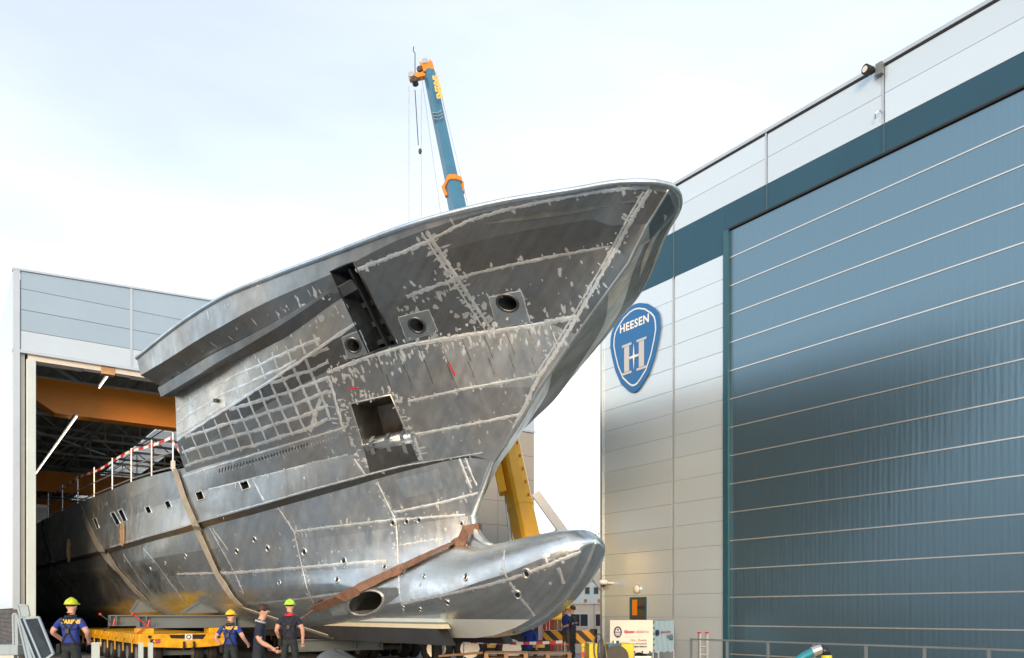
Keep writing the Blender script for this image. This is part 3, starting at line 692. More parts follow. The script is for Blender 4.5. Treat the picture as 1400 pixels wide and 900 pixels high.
for bi, (g, (k0, k1, m, ye, mt)) in enumerate(zip(GR, BANDS)):
    V, Fc = gridmesh(g); bm = bmesh.new(); vv = [bm.verts.new(v) for v in V]
    for f in Fc:
        try: bm.faces.new([vv[i] for i in f])
        except ValueError: pass
    bmesh.ops.remove_doubles(bm, verts=bm.verts[:], dist=.0005)
    pieces = [bm]
    for (p0, p1) in CUTS.get(bi, []):
        h0, h1 = hit(*p0), hit(*p1)
        if not h0 or not h1: continue
        no = (h1[0] - h0[0]).cross(h0[1]).normalized(); co = h0[0]; new = []
        for b in pieces:
            ds = [(v.co - co).dot(no) for v in b.verts]
            if min(ds) > -.05 or max(ds) < .05: new.append(b); continue
            c = b.copy()
            bmesh.ops.bisect_plane(b, geom=b.verts[:]+b.edges[:]+b.faces[:], plane_co=co, plane_no=no, clear_outer=True)
            bmesh.ops.bisect_plane(c, geom=c.verts[:]+c.edges[:]+c.faces[:], plane_co=co, plane_no=no, clear_inner=True)
            new += [b, c]
        pieces = new
    for b in pieces:
        ym = sum(toL(v.co.x, v.co.y)[1] for v in b.verts) / max(1, len(b.verts)); plates.append((b, 'alu_flare_shaded' if bi == 10 and ym < -.5 else mt, bi))  # forward pieces take the copy darkened for flare shade
# ---- openings
def inside(p, poly):
    x, y = p; c = False; j = len(poly) - 1
    for i in range(len(poly)):
        xi, yi = poly[i]; xj, yj = poly[j]
        if (yi > y) != (yj > y) and x < (xj-xi)*(y-yi)/(yj-yi)+xi: c = not c
        j = i
    return c
def cut(poly):
    xs = [p[0] for p in poly]; ys = [p[1] for p in poly]; mg = 12
    planes = []
    for i in range(len(poly)):
        r0, r1 = ray(*poly[i]), ray(*poly[(i+1) % len(poly)]); planes.append(r0.cross(r1).normalized())
    for b, mt, bi in plates:
        fs = []
        for f in b.faces:
            px = [proj(v.co) for v in f.verts]
            if max(p[0] for p in px) < min(xs)-mg or min(p[0] for p in px) > max(xs)+mg or max(p[1] for p in px) < min(ys)-mg or min(p[1] for p in px) > max(ys)+mg: continue
            fs.append(f)
        if not fs: continue
        box = lambda f: True
        sel = set(fs)
        for no in planes:
            geom = set()
            for f in sel:
                if f.is_valid: geom.add(f); geom.update(f.edges); geom.update(f.verts)
            before = set(b.faces)
            res = bmesh.ops.bisect_plane(b, geom=list(geom), plane_co=CAMP, plane_no=no)
            sel = {f for f in sel if f.is_valid} | (set(b.faces) - before)
        dele = [f for f in b.faces if f in sel and inside(proj(f.calc_center_median()), poly)]
        if dele: bmesh.ops.delete(b, geom=dele, context='FACES')
def dens(poly, n=2):
    o = []
    for i in range(len(poly)):
        a, b = poly[i], poly[(i+1) % len(poly)]
        o += [(a[0]+(b[0]-a[0])*k/n, a[1]+(b[1]-a[1])*k/n) for k in range(n)]
    return o
def oval(cx, cy, rx, ry, tilt=0, n=14):
    c, s = math.cos(R(tilt)), math.sin(R(tilt))
    return [(cx + rx*math.cos(2*math.pi*i/n)*c - ry*math.sin(2*math.pi*i/n)*s, cy + rx*math.cos(2*math.pi*i/n)*s + ry*math.sin(2*math.pi*i/n)*c) for i in range(n)]
HOLES = []
def opening(poly, name, depth, lmat, fr=.018, frmat='alu_weld', dirv=None, taper=1.0, back='black'):
    d = dens(poly, 3); H = [hit(*p) for p in d]
    if any(h is None for h in H): print('MISS', name, poly); return None
    cut(poly); HOLES.append(poly)
    nrm = sum((h[1] for h in H), Vector()).normalized(); dv = Vector(dirv).normalized() if dirv else -nrm
    P = [h[0] for h in H]; c = sum(P, Vector()) / len(P); Q = [c + (p - c) * taper + dv * depth for p in P]; n = len(P)
    root = MB().tube([p + nrm * .004 for p in P], fr, 6, closed=True).build(name, frmat, ship, smooth=True)
    MB().add(P + Q, [(i, (i+1) % n, (i+1) % n + n, i + n) for i in range(n)]).build('recess_wall', lmat, root)
    MB().add(Q, [tuple(range(n))]).build('recess_back', back, root)
    return P, Q, nrm, dv, root
# anchor-handling slot with cross bars
S = opening([(452,371),(483,358),(542,470),(504,483)], 'bow_slot', .55, 'dark_steel', .02, 'dark_steel', dirv=(1,.10,.15))
if S:
    P, Q, nrm, dv, root = S; n = len(P)
    for t in (.40, .64, .86):
        a, b = P[3].lerp(P[6], t), P[0].lerp(P[9], t)
        MB().bar(b + dv*.30, a + dv*.30, .10, .05, nrm).build('cross_bar', 'alu_dark', root)
    MB().bar(P[3].lerp(P[0], .45) + dv*.16, P[6].lerp(P[9], .45) + dv*.16, .05, .16, nrm).build('divider', 'dark_steel', root)
# anchor pocket with roller
S = opening([(479,552),(534,540),(558,596),(496,609)], 'anchor_pocket', .75, 'alu_dark', .022, 'alu', dirv=(1,.25,.10), back='alu_dark')
if S:
    P, Q, nrm, dv, root = S
    a, b = P[9], P[6]; ax = (b - a).normalized()
    MB().tube([a + dv*.17 + nrm*.02, b + dv*.17 + nrm*.02], .17, 20).build('roller', 'alu_bulb_lit', root, smooth=True)
    for t in (.2, .55, .88):
        q = a.lerp(b, t); upv = (P[0] - P[9]).normalized()
        path = [q + upv*.75 + dv*.5, q + upv*.18 + dv*.28, q + upv*.19 + dv*.12 + nrm*.02, q + upv*.06 + nrm*.05, q - upv*.18 + nrm*.045, q - upv*.52 + nrm*.035]
        gm = MB(); gm.strip([p_ - ax*.05 for p_ in path[1:]], [p_ + ax*.05 for p_ in path[1:]]); gm.strip([p_ - ax*.05 for p_ in path[1:]], [p_ - ax*.05 + dv*.06 for p_ in path[1:]]); gm.build('guide_rail', 'alu_bulb_lit', root)
for poly, nm, dp, mt in [
    (oval(570,444.5,12,9,35), 'fairlead', .35, 'dark_steel'), (oval(694,414,15,11,20), 'fairlead', .4, 'dark_steel'), (oval(819,402,8,10,25), 'fairlead', .3, 'dark_steel'),
    (oval(483,472,11,9,40), 'fairlead', .3, 'dark_steel'), (oval(500,824,25,16,-18,18), 'thruster_tunnel', .9, 'alu_dark'),
    ([(327,659),(338,656),(342,667),(332,671)], 'side_window', .25, 'alu_dark'), ([(267,674),(276,671),(280,682),(271,685)], 'side_window', .25, 'alu_dark'),
    ([(225,687),(231,684),(235,693),(229,696)], 'side_window', .25, 'alu_dark'), ([(198,694),(204,692),(208,701),(202,703)], 'side_window', .25, 'alu_dark'),
    ([(151,702),(156,700),(165,716),(160,719)], 'side_window', .3, 'alu_dark'), ([(161,698),(167,696),(174,712),(169,714)], 'side_window', .3, 'alu_dark'), ([(127,709),(131,708),(136,722),(133,724)], 'side_window', .3, 'alu_dark')]:
    dvv = (1, .12, .05) if nm in ('fairlead', 'side_window') else (1, -.25, .1) if nm == 'thruster_tunnel' else None
    oo = opening(poly, nm, dp, mt, .03 if nm == 'fairlead' else .016 if nm == 'side_window' else .03, 'alu_dark' if nm == 'fairlead' else 'alu_weld', dirv=dvv, taper=.8 if nm == 'fairlead' else 1, back='black' if nm != 'thruster_tunnel' else 'alu_dark')
    if nm == 'thruster_tunnel' and oo:
        Pq, Qq, nq, dq, rq = oo; cq = sum(Pq, Vector()) / len(Pq); ids = sorted(range(len(Pq)), key=lambda i: -proj(Pq[i])[0])[:16]; ids = sorted(ids, key=lambda i: proj(Pq[i])[1])
        MB().strip([Pq[i] + (cq - Pq[i])*.03 + dq*.03 for i in ids], [Pq[i] + (cq - Pq[i])*.05 + dq*.45 for i in ids]).build('bronze_glint', 'bronze', rq)  # bronze strip paints the glint on the right of the tunnel wall
# ---- write the plates
for b, mt, bi in plates:
    b.normal_update(); nm_ = {-1: 'bulb_plate', -2: 'primed_forefoot'}.get(bi, 'hull_plate'); me = bpy.data.meshes.new(nm_)
    o = Vector(ship['_o'])
    for v in b.verts: v.co -= o
    for f in b.faces: f.smooth = True
    b.to_mesh(me); b.free(); me.materials.append(MATS[mt])
    ob = bpy.data.objects.new(nm_, me); COL.objects.link(ob); ob.parent = ship; ob['_o'] = tuple(o)
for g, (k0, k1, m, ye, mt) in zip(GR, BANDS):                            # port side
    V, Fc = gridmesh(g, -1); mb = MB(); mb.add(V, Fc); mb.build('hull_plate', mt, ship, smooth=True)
V, Fc = gridmesh(BU, -1); MB().add(V, Fc).build('bulb_plate', 'alu_bulb_lit', ship, smooth=True)
V, Fc = gridmesh(BL[::-1], -1); MB().add(V, Fc).build('bulb_plate', 'alu_low_lit', ship, smooth=True)
mb = MB(); FIL = [(-1.35,2.98),(-.95,3.07),(-.66,3.24),(-.52,3.46)]; mb.tube([W(0, y + .03, z) for y, z in FIL + STEM], [.05,.09,.11,.10,.08,.06,.045,.04,.035,.035,.035,.03,.03], 8); mb.build('stem_bar', 'alu', ship, smooth=True)
mb = MB(); mb.strip([W(-BL[10][i].x*-1, BL[10][i].y, BL[10][i].z) for i in range(len(BY))], [W(-BL[10][i].x, BL[10][i].y, BL[10][i].z) for i in range(len(BY))]); mb.build('bulb_keel_plate', 'alu_bulb_lit', ship)
mb = MB(); mb.tube([W(0, y, bsec(y)[2]) for y in BY[:32]], .05, 8); mb.build('bulb_stem_bar', 'alu_bulb_lit', ship, smooth=True)
MB().prism([W(-.08, y, z) for y, z in FIL + [(-.45, 3.75), (.5, 3.75), (.5, 2.8), (-1.5, 2.8)]], W(.16, 0, 0) - W(0, 0, 0)).build('stem_fillet', 'alu_bulb_lit', ship)
# keel shoe: painted strips along the bottom
def shoe(z0, z1, h, y0, y1, sl, name, m):
    mb = MB()
    for s in (-1, 1):
        A_ = [W(s*h, y0 + sl*(1.43 - z1), z1), W(s*h, y1, z1), W(s*h, y1, z0), W(s*h, y0 + sl*(1.43 - z0), z0)]
        mb.prism(A_, W(-s*.25, 0, 0) - W(0, 0, 0))
    return mb.build(name, m, ship)
SH = .92
shoe(1.36, 1.44, SH, -.35, 12, -1.0, 'keel_stripe', 'primer'); shoe(1.315, 1.36, SH+.004, -.35, 12, -1.0, 'keel_stripe', 'primer_green')
shoe(1.22, 1.315, SH+.008, -.35, 12, -1.0, 'keel_stripe', 'cream_line'); shoe(.86, 1.22, SH-.005, -.18, 12, -1.0, 'keel_shoe', 'antifoul')
# decks, aft bulkhead, transom
mb = MB(); ysd = [YST + .45 + (YU - YST - .45) * i / 40 for i in range(41)]
mb.strip([W(-max(0, st(y) - .3), y, 8.5) for y in ysd], [W(max(0, st(y) - .3), y, 8.5) for y in ysd]); mb.build('foredeck', 'alu', ship)
mb = MB(); ysd = [7 + 43 * i / 30 for i in range(31)]; hd = lines['D5'][1]
mb.strip([W(-hd(y) + .02, y, lines['D5'][2](y) - .05) for y in ysd], [W(hd(y) - .02, y, lines['D5'][2](y) - .05) for y in ysd]); mb.build('main_deck', 'alu', ship)
prof = [lp(k, 1, YU) for k in ('D5', 'B', 'C7', 'C8', 'C9', 'C10')]
MB().add([W(p.x, p.y, p.z) for p in prof] + [W(-p.x, p.y, p.z) for p in prof[::-1]], [tuple(range(12))]).build('deckhouse_bulkhead', 'alu', ship)
prof = [lp(k, 1, YE) for k in ('K', 'S3', 'S2', 'S1', 'AL', 'A', 'M', 'D5', 'DK')]
MB().add([W(p.x, p.y, p.z) for p in prof] + [W(-p.x, p.y, p.z) for p in prof[::-1]], [tuple(range(18))]).build('transom', 'alu', ship)
# bulwark cap rail
ysr = [YST + (YU - YST) * (i / 70) ** 1.5 for i in range(71)]
loop = [(-st(y), y) for y in ysr[::-1]] + [(st(y), y) for y in ysr[1:]]
mb = MB(); A_, B_ = [], []
mb.strip([W(x * 1.004, y - .015, ZSH(y) + .006) for x, y in loop], [W(x * .96, y + .10, ZSH(y) + .02) for x, y in loop]); mb.build('cap_rail', 'alu_cap', ship, smooth=True)
mb = MB(); mb.tube([W(x, y, ZSH(y) - .01) for x, y in loop], .05, 8); mb.build('cap_rail', 'alu_cap', ship, smooth=True)
# ledge under the bulwark (fades into the flare forward)
for s in (-1, 1):
    top, out_, bot, inn, un = [], [], [], [], []
    for i in range(41):
        y = -1.0 + (YU + 1.0) * i / 40; f = min(1, (y + 1.0) / 6.0)
        h8, z8 = lines['C8'][1](y), lines['C8'][2](y); h9, z9 = lines['C9'][1](y), lines['C9'][2](y)
        tx, tz = h8 + (h9 - h8) * .42, z8 + (z9 - z8) * .42
        top.append(W(s*(tx + .02), y, tz)); out_.append(W(s*(tx + .02 + .06*f), y, tz - .07*f)); bot.append(W(s*(tx - .02 + .02*f), y, tz - .30*f)); inn.append(W(s*(h8 - .01), y, z8 - .02 - .05*f))
    mb = MB(); mb.strip(top, out_); mb.strip(out_, bot); mb.build('bulwark_ledge', 'alu', ship)
    MB().strip(bot, inn).build('bulwark_ledge', 'alu_dark', ship)  # ledge underside takes the dark copy as painted shade
# ================================================================== welds, ground patches and fittings on the hull
def ribbon(H, wd, off=.006, jit=.35):
    """flat bead following the plating, ragged edges"""
    mb = MB(); n = len(H); wd *= 1.25
    if n < 2: return mb
    A_, B_, C_ = [], [], []
    for i, (p, nr) in enumerate(H):
        t = (H[min(i+1, n-1)][0] - H[max(i-1, 0)][0]).normalized(); s = nr.cross(t).normalized()
        a, b = wd/2 * (1 + jit*(rng.random()*2-1)), wd/2 * (1 + jit*(rng.random()*2-1))
        A_.append(p + s*a + nr*.003); B_.append(p + nr*(off + .002)); C_.append(p - s*b + nr*.003)
    mb.strip(A_, B_); mb.strip(B_, C_); return mb
chips = MB()
def chip(p, nr, t, ln, wd):
    pp = proj(p)
    if any(inside(pp, hp_) for hp_ in HOLES): return
    s = nr.cross(t).normalized(); t = s.cross(nr).normalized(); q = p + nr * .004; pts = []; wd *= 1.15; ln *= .85
    k = 7
    for i in range(k):
        a = 2*math.pi*i/k; rr = .55 + .8*rng.random(); pts.append(q + t*math.cos(a)*ln*.5*rr + s*math.sin(a)*wd*.5*rr)
    chips.add(pts + [q + nr*.001], [(i, (i+1) % k, k) for i in range(k)])
def chips_along(poly, dens_, spread, ln=.09, wd=.035, side=0, up=None):
    H = hits(poly, 2.0)
    for i in range(1, len(H)-1):
        if rng.random() > dens_: continue
        p, nr = H[i]; t = (H[i+1][0] - H[i-1][0]).normalized(); s = nr.cross(t).normalized()
        o = (rng.random()*2-1) * spread if not side else side * rng.random() * spread
        q = p + s*o + t*(rng.random()-.5)*.1
        h, n2, _, _ = BVH.ray_cast(q + nr*.3, -nr)
        if h is None: continue
        dd = (s + t*(rng.random()-.5)*.5).normalized()
        f = .4 + 1.7*rng.random()**2; chip(h, nr, dd, ln*f*1.1, wd*(.7 + 1.3*rng.random()))
def weld(poly, wd=.06, tick=.0, spread=.14, ln=.09, mt='alu_weld', jit=.4, name='weld_seam'):
    H = hits(poly, 3.0); 
    if len(H) < 2: return
    ribbon(H, wd, jit=jit).build(name, mt, ship)
    if tick: chips_along(poly, tick*.75, spread, ln)
weld([(592,326),(640,302),(690,287),(740,276),(800,265),(850,258),(888,256)], .05, .12, .10)
weld([(486,370),(500,364),(545,347),(592,328)], .06, .25, .12)
weld([(583,316),(600,342),(622,375),(650,418),(675,456)], .06, .8, .18, .16)
weld([(556,406),(590,393),(640,377)], .07, .85, .24, .15); weld([(640,376),(700,362),(760,350),(835,337)], .05, .22, .10)
weld([(889,258),(868,292),(845,335),(820,380),(790,432),(760,482),(735,518),(717,556),(702,586)], .06, .4, .16, .10)
weld([(576,318),(594,345),(616,378),(642,420),(668,458)], .03, .3, .1); weld([(880,262),(860,296),(838,338),(812,383),(782,434),(752,483),(728,519)], .03, .3, .1)
weld([(447,509),(500,489),(560,471),(610,463),(660,455),(737,443),(788,433)], .07, .95, .26, .14)
weld([(558,549),(640,531),(735,514)], .05, .35, .08); weld([(568,594),(640,581),(715,566)], .05, .25, .08)
weld([(285,670),(350,653),(420,635),(476,622)], .05, .18, .08)
weld([(296,706),(350,691),(420,671),(480,655),(546,638),(600,629),(660,619)], .025, .08, .06); weld([(152,748),(200,733),(240,722),(262,716)], .025, .1, .06)
weld([(404,727),(440,722),(536,711),(600,707),(636,704)], .05, .35, .10); weld([(538,701),(600,688),(655,674)], .045, .35, .10)
weld([(242,785),(321,783),(413,776),(471,771),(529,767)], .06, .55, .12, .08); weld([(357,825),(425,817),(468,811)], .05, .15, .08)
weld([(380,694),(402,727),(413,776),(420,805),(436,842)], .035, .8, .14, .07); weld([(517,662),(530,690),(541,712),(543,740),(544,770)], .035, .8, .12, .07)
weld([(628,628),(636,648),(644,668)], .05, .3, .08); weld([(636,626),(644,648),(652,664)], .04, .2, .06)
weld([(287,722),(305,755),(321,783),(333,812)], .03, .9, .12, .06); weld([(290,722),(312,752)], .04, .0)
weld([(196,750),(215,772),(235,800),(258,830)], .03, .8, .22, .08); weld([(168,757),(190,790),(210,815)], .03, .4, .2, .07)
weld([(346,657),(354,672),(361,685)], .05, .2, .08); weld([(484,628),(500,650)], .045, .4, .1); weld([(567,600),(577,629)], .045, .6, .12)
weld([(449,514),(460,552),(470,590)], .06, .9, .2, .12); weld([(250,652),(300,636),(360,618),(420,600),(474,584)], .04, .2, .08)
weld([(545,746),(575,741),(606,737)], .03, .9, .04, .05)
weld([(820,744),(780,760),(740,776),(700,791),(650,804),(600,815),(548,826)], .05, .25, .07)
weld([(690,752),(687,775),(694,793)], .05, .1); weld([(697,796),(714,820),(731,842)], .05, .2, .06); weld([(763,776),(770,795),(777,816)], .05, .1, .05); weld([(745,757),(748,772)], .04, .6, .07)
weld([(545,780),(546,810),(552,838)], .03, .7, .1, .07)
# ladder of drain cut-outs above the side windows
for k in range(46):
    t = k / 45; h = hit(282 + 180*t, 652 - 55*t)
    if h and rng.random() < .9: chip(h[0], h[1], Vector((.1, 0, 1)), .13, .03)
dk = MB()
for k in range(30):
    t = k / 29; h = hit(300 + 120*t, 643.5 - 37*t)
    if h:
        p, nr = h; dk.obox(p + nr*.004, Vector((0, .022, 0)), Vector((0,0,.05)), nr*.004)
dk.build('drain_slots', 'black', ship)['kind'] = 'stuff'
# faint frame lines showing through the side plating, dark scuffs
for k in range(9):
    x = 512 + 30*k; weld([(x, 482 - .15*(x-512)), (x + 12, 512 - .15*(x-512))], .014, mt='alu_dark', jit=.6, name='frame_mark')
for k in range(10):
    x = 520 + 28*k; weld([(x+8, 512 - .16*(x-520)), (x + 16, 534 - .16*(x-520))], .014, mt='alu_dark', jit=.6, name='frame_mark')
# chalk-white welding scars scattered over regions
def scatter(poly, n, ln=.07, wd=.04):
    xs = [p[0] for p in poly]; ys_ = [p[1] for p in poly]
    for _ in range(n):
        for _t in range(20):
            p = (rng.uniform(min(xs), max(xs)), rng.uniform(min(ys_), max(ys_)))
            if inside(p, poly): break
        h = hit(*p)
        if h: ff = .4 + 1.8*rng.random()**2; chip(h[0], h[1], Vector((.2*(rng.random()-.5), .35*(rng.random()-.5), 1)), ln*ff*(.6+.6*rng.random()), wd*ff*(.6+.8*rng.random()))
scatter([(545,420),(660,395),(690,450),(560,480)], 30, .10, .06); scatter([(480,480),(440,510),(470,590),(500,540)], 40); scatter([(460,495),(720,450),(720,470),(470,530)], 45, .14)
scatter([(340,440),(445,395),(470,430),(360,470)], 45, .14, .05); scatter([(480,550),(560,520),(580,640),(510,650)], 20)
scatter([(180,755),(260,735),(320,820),(240,835)], 70, .08, .03); scatter([(110,700),(250,650),(260,700),(130,745)], 55, .12, .03); scatter([(290,715),(540,650),(540,770),(330,790)], 28, .06, .03)
scatter([(540,700),(640,690),(630,740),(545,790)], 25, .06, .03); scatter([(560,800),(800,745),(780,800),(560,840)], 18, .05, .03); scatter([(70,730),(120,700),(140,780),(90,790)], 20)
scatter([(250,650),(480,585),(560,600),(300,700)], 22, .12, .03); scatter([(690,380),(830,345),(780,430),(700,445)], 10, .12); scatter([(720,470),(780,445),(735,505)], 10); scatter([(600,560),(720,520),(700,600),(600,610)], 14, .1)
chips_along([(478,420),(420,445),(340,485),(260,530)], .35, .16, .14); chips_along([(452,392),(380,425),(300,465),(220,520)], .12, .10, .16); chips_along([(440,350),(350,390),(260,440)], .10, .10, .16)
chips_along([(475,545),(540,535)], .9, .12, .10); chips_along([(540,540),(580,635)], .7, .12, .10); chips_along([(470,555),(500,640)], .7, .16, .12)
chips_along([(540,430),(560,425),(597,455)], .6, .12); chips_along([(668,408),(712,398),(726,445)], .6, .10)
# grid of stiffener welds on the side wall
def surf(k0, k1, y, f):
    a = Vector((-lines[k0][1](y), y, lines[k0][2](y))); b = Vector((-lines[k1][1](y), y, lines[k1][2](y))); p = a.lerp(b, f); return W(p.x, p.y, p.z)
def sline(pts, wd, m='alu_weld'):
    H = []
    for i, p in enumerate(pts):
        h, nr, _, _ = BVH.ray_cast(p + Vector((-.6, -.05, 0)), Vector((1, .08, 0)))
        if h is None: continue
        if nr.x > 0: nr = -nr
        H.append((h, nr))
    if len(H) > 1: ribbon(H, wd, jit=.5).build('stiffener_weld', m, ship)
def on_line(pl, x): return float(np.interp(x, [p[0] for p in pl], [p[1] for p in pl]))
CREASE = [(246,600),(305,562),(360,527),(422,486),(478,448)]; LEDGE = [(235,552),(299,511),(360,484),(407,462),(470,438)]; FOOT = [(250,646),(300,630),(360,613),(420,594),(470,572)]
def gline(pts, wd):
    H = hits(pts, 3.0)
    if len(H) > 2: ribbon(H, wd*1.25, jit=.35).build('stiffener_weld', 'alu_weld', ship)
for k in range(7):                                   # lower facet: rows follow the foot, uprights lean forward
    pts = [(x, on_line(FOOT, x) - 8 - 19.5*k + 0.5*math.sin(x*.11 + k)) for x in range(249, 453, 4)]
    pts = [p for p in pts if p[1] > on_line(CREASE, p[0]) + 2]
    if len(pts) > 3: gline(pts, .05)
for k in range(12):
    xb = 262 + 17.5*k; pts = [(xb - .42*t + .4*math.sin(t*.1 + k), on_line(FOOT, xb) - t) for t in range(4, 150, 4)]
    pts = [p for p in pts if p[1] > on_line(CREASE, p[0]) + 2 and p[0] > 247]
    if len(pts) > 3: gline(pts, .05)
for k in range(6):                                   # upper facet
    pts = [(x, on_line(LEDGE, x) + 13 + 18*k + .4*math.sin(x*.13 + 2*k)) for x in range(242, 440, 4)]
    pts = [p for p in pts if p[1] < on_line(CREASE, p[0]) - 3]
    if len(pts) > 3: gline(pts, .045)
for k in range(11):
    xt = 238 + 19*k; pts = [(xt + .36*t, on_line(LEDGE, xt) + t) for t in range(3, 120, 4)]
    pts = [p for p in pts if p[1] < on_line(CREASE, p[0]) - 3 and p[0] > 240 + .16*(p[1] - 548)]
    if len(pts) > 3: gline(pts, .045)
sline([surf('C7', 'C8', -.5 + 8.8*j/40, .005) for j in range(41)], .05)
weld([(438,545),(424,590)], .07, jit=.15)
chips.build('grinding_marks', 'alu_weld', ship)['kind'] = 'stuff'
# doubler plates and ground patch
def patch(q, n, m, off, mt, name):
    (a, b, c, d) = q; V = []
    for j in range(m+1):
        for i in range(n+1):
            u, v = i/n, j/m; px = (a[0]*(1-u)+b[0]*u)*(1-v)+(d[0]*(1-u)+c[0]*u)*v; py = (a[1]*(1-u)+b[1]*u)*(1-v)+(d[1]*(1-u)+c[1]*u)*v
            h = hit(px, py)
            if not h: return
            V.append(h[0] + h[1]*off)
    return MB().add(V, [(j*(n+1)+i, j*(n+1)+i+1, (j+1)*(n+1)+i+1, (j+1)*(n+1)+i) for j in range(m) for i in range(n)]).build(name, mt, ship, smooth=True)
def ringplate(quad, ov_, name='doubler_plate'):
    cx = sum(p[0] for p in ov_)/len(ov_); cy = sum(p[1] for p in ov_)/len(ov_); outer = dens(quad, 7); A_, B_ = [], []
    for p in outer + outer[:1]:
        an = math.atan2(p[1]-cy, p[0]-cx); best = min(ov_, key=lambda o: abs((math.atan2(o[1]-cy, o[0]-cx) - an + math.pi) % (2*math.pi) - math.pi))
        h1, h2 = hit(*p), hit(cx + (best[0]-cx)*1.12, cy + (best[1]-cy)*1.12)
        if not h1 or not h2: return
        A_.append(h1[0] + h1[1]*.012); B_.append(h2[0] + h2[1]*.012)
    MB().strip(A_, B_).build(name, 'alu_low_lit', ship); weld(quad + quad[:1], .035, .8, .10, .08)
ringplate([(545,434),(586,424),(598,453),(557,466)], oval(570,444.5,12,9,35,28)); ringplate([(669,407),(712,398),(724,440),(680,447)], oval(694,414,15,11,20,28)); ringplate([(468,462),(492,452),(504,482),(476,490)], oval(483,472,11,9,40,28))
patch([(540,656),(600,641),(606,668),(554,682)], 8, 5, .006, 'alu_cap', 'ground_patch')
patch([(497,611),(558,598),(572,630),(506,646)], 6, 4, .008, 'alu_dark', 'anchor_plate')
patch([(441,818),(470,812),(476,840),(455,842)], 5, 5, .006, 'alu_weld', 'ground_patch')
weld([(614,497),(622,514)], .03, mt='red', name='paint_mark'); weld([(478,532),(489,530)], .03, mt='red', name='paint_mark')
# drain and anode studs
for (px, py, rr) in [(348,738,.085),(324,754,.085),(366,750,.09),(416,755,.10),(470,767,.10),(526,775,.07),(461,793,.09),(382,797,.07),(254,761,.085),(537,715,.08),(556,713,.075),(573,711,.075),(631,716,.065),(580,788,.06),(637,789,.085),(720,784,.10),(708,813,.10),(612,824,.08),(575,833,.06),(552,831,.06),(226,770,.06),(206,778,.06)]:
    h = hit(px, py)
    if not h: continue
    p, nr = h; t = nr.cross(Vector((0,0,1))).normalized(); u = t.cross(nr); N = 14
    ring = MB().tube([p + nr*.008 + (t*math.cos(2*math.pi*i/N)*rr*.8 + u*math.sin(2*math.pi*i/N)*rr) for i in range(N)], rr*.15, 6, closed=True).build('drain_stud', 'alu_bulb_lit', ship, smooth=True)
    MB().add([p + nr*.010 + (t*math.cos(2*math.pi*i/N)*rr*.45 + u*math.sin(2*math.pi*i/N)*rr*.6) for i in range(N)], [tuple(range(N))]).build('drain_hole', 'black', ring)
for (px, py) in [(297,548),(228,550),(237,517)]: 
    h = hit(px, py)
    if h: MB().obox(h[0] + h[1]*.05, Vector((0,.09,.02)), Vector((0,0,.05)), Vector((.03,0,0))).build('lifting_eye', 'dark_steel', ship, bev=.02)

# ---- slings and ropes round the hull (separate things)
def strap(poly, wd, mt, name, label, off=.02, extra=None, raw=None, step=3.0):
    H = raw or hits(poly, step)
    pts = [(p + nr*off, nr) for p, nr in H]
    if extra: pts += [(Vector(e), pts[-1][1]) for e in extra]
    mb = MB(); L_ = []; n = len(pts)
    for i, (p, nr) in enumerate(pts):
        t = (pts[min(i+1, n-1)][0] - pts[max(i-1, 0)][0]).normalized(); s = nr.cross(t).normalized() * wd/2; L_.append((p + s, p - s, p + s + nr*.025, p - s + nr*.025))
    for a, b in ((0, 2), (2, 3), (3, 1), (1, 0)): mb.strip([q[a] for q in L_], [q[b] for q in L_])
    o = mb.build(name, mt, origin=pts[-1][0]); return tag(o, label, 'strap')
h = hit(334, 829)
strap([(240,636),(246,655),(256,685),(275,730),(300,785),(320,815),(334,829)], .24, 'strap_cream', 'webbing_sling', 'wide pale webbing sling hanging round the hull behind the wing deck', .06, extra=[W(-1.3, 4.2, .95)])
strap([(113,697),(120,715),(135,745),(155,770),(180,800),(203,822)], .30, 'strap_dark', 'webbing_sling', 'dark sling round the hull beside the rope coil, in the hall mouth', .03)
strap([(62,700),(59,720),(65,745),(76,775),(92,800)], .30, 'strap_dark', 'webbing_sling', 'farthest dark sling round the hull deep in the hall', .03)
raw = hits([(637,738),(600,755),(565,772),(520,793),(480,811),(430,831)], 5.0); P_ = [raw[-1]]
raw[0] = (raw[0][0], Vector((-.7,-.7,.1)).normalized())
raw = [(W(.40, .30, 3.35), Vector((1,-.3,0)).normalized()), (W(.14, -.45, 3.42), Vector((.9,-.5,0)).normalized()), (W(0, -.58, 3.44), Vector((0,-1,.1)).normalized()), (W(-.16, -.42, 3.40), Vector((-.8,-.6,0)).normalized())] + raw[1:]
br = strap(None, .24, 'strap_brown', 'towing_sling', 'rusty brown padded sling wrapped round the stem above the bulb', .05, raw=raw)
a = P_[-1][0] + P_[-1][1]*.06; b = W(-2.2, 5.6, 1.28)
tag(MB().tube([a + (b - a)*t/8 + Vector((0,0,-.12*math.sin(math.pi*t/8))) for t in range(9)], .022, 6).build('tow_rope', 'strap_brown', origin=b), 'thin brown rope running from the padded sling behind the workers', 'rope')
def coil(px, py, hh, lab, seed):
    h = hit(px, py); p, nr = h; rg = random.Random(seed); mb = MB()
    for k in range(7):
        w_ = .03 + .10*rg.random(); pts = []
        for i in range(17):
            an = 2*math.pi*i/16; pts.append(p + nr*(.07 + .03*rg.random()) + Vector((-.4*w_*math.sin(an), .8*w_*math.sin(an) + .02*rg.random(), -hh/2 + hh/2*math.cos(an)*(1 + .08*rg.random()))))
        mb.tube(pts[:-1], .012, 5, closed=True)
    tag(mb.build('rope_coil', 'rope', origin=p), lab, 'rope', 'rope coils on the hull')
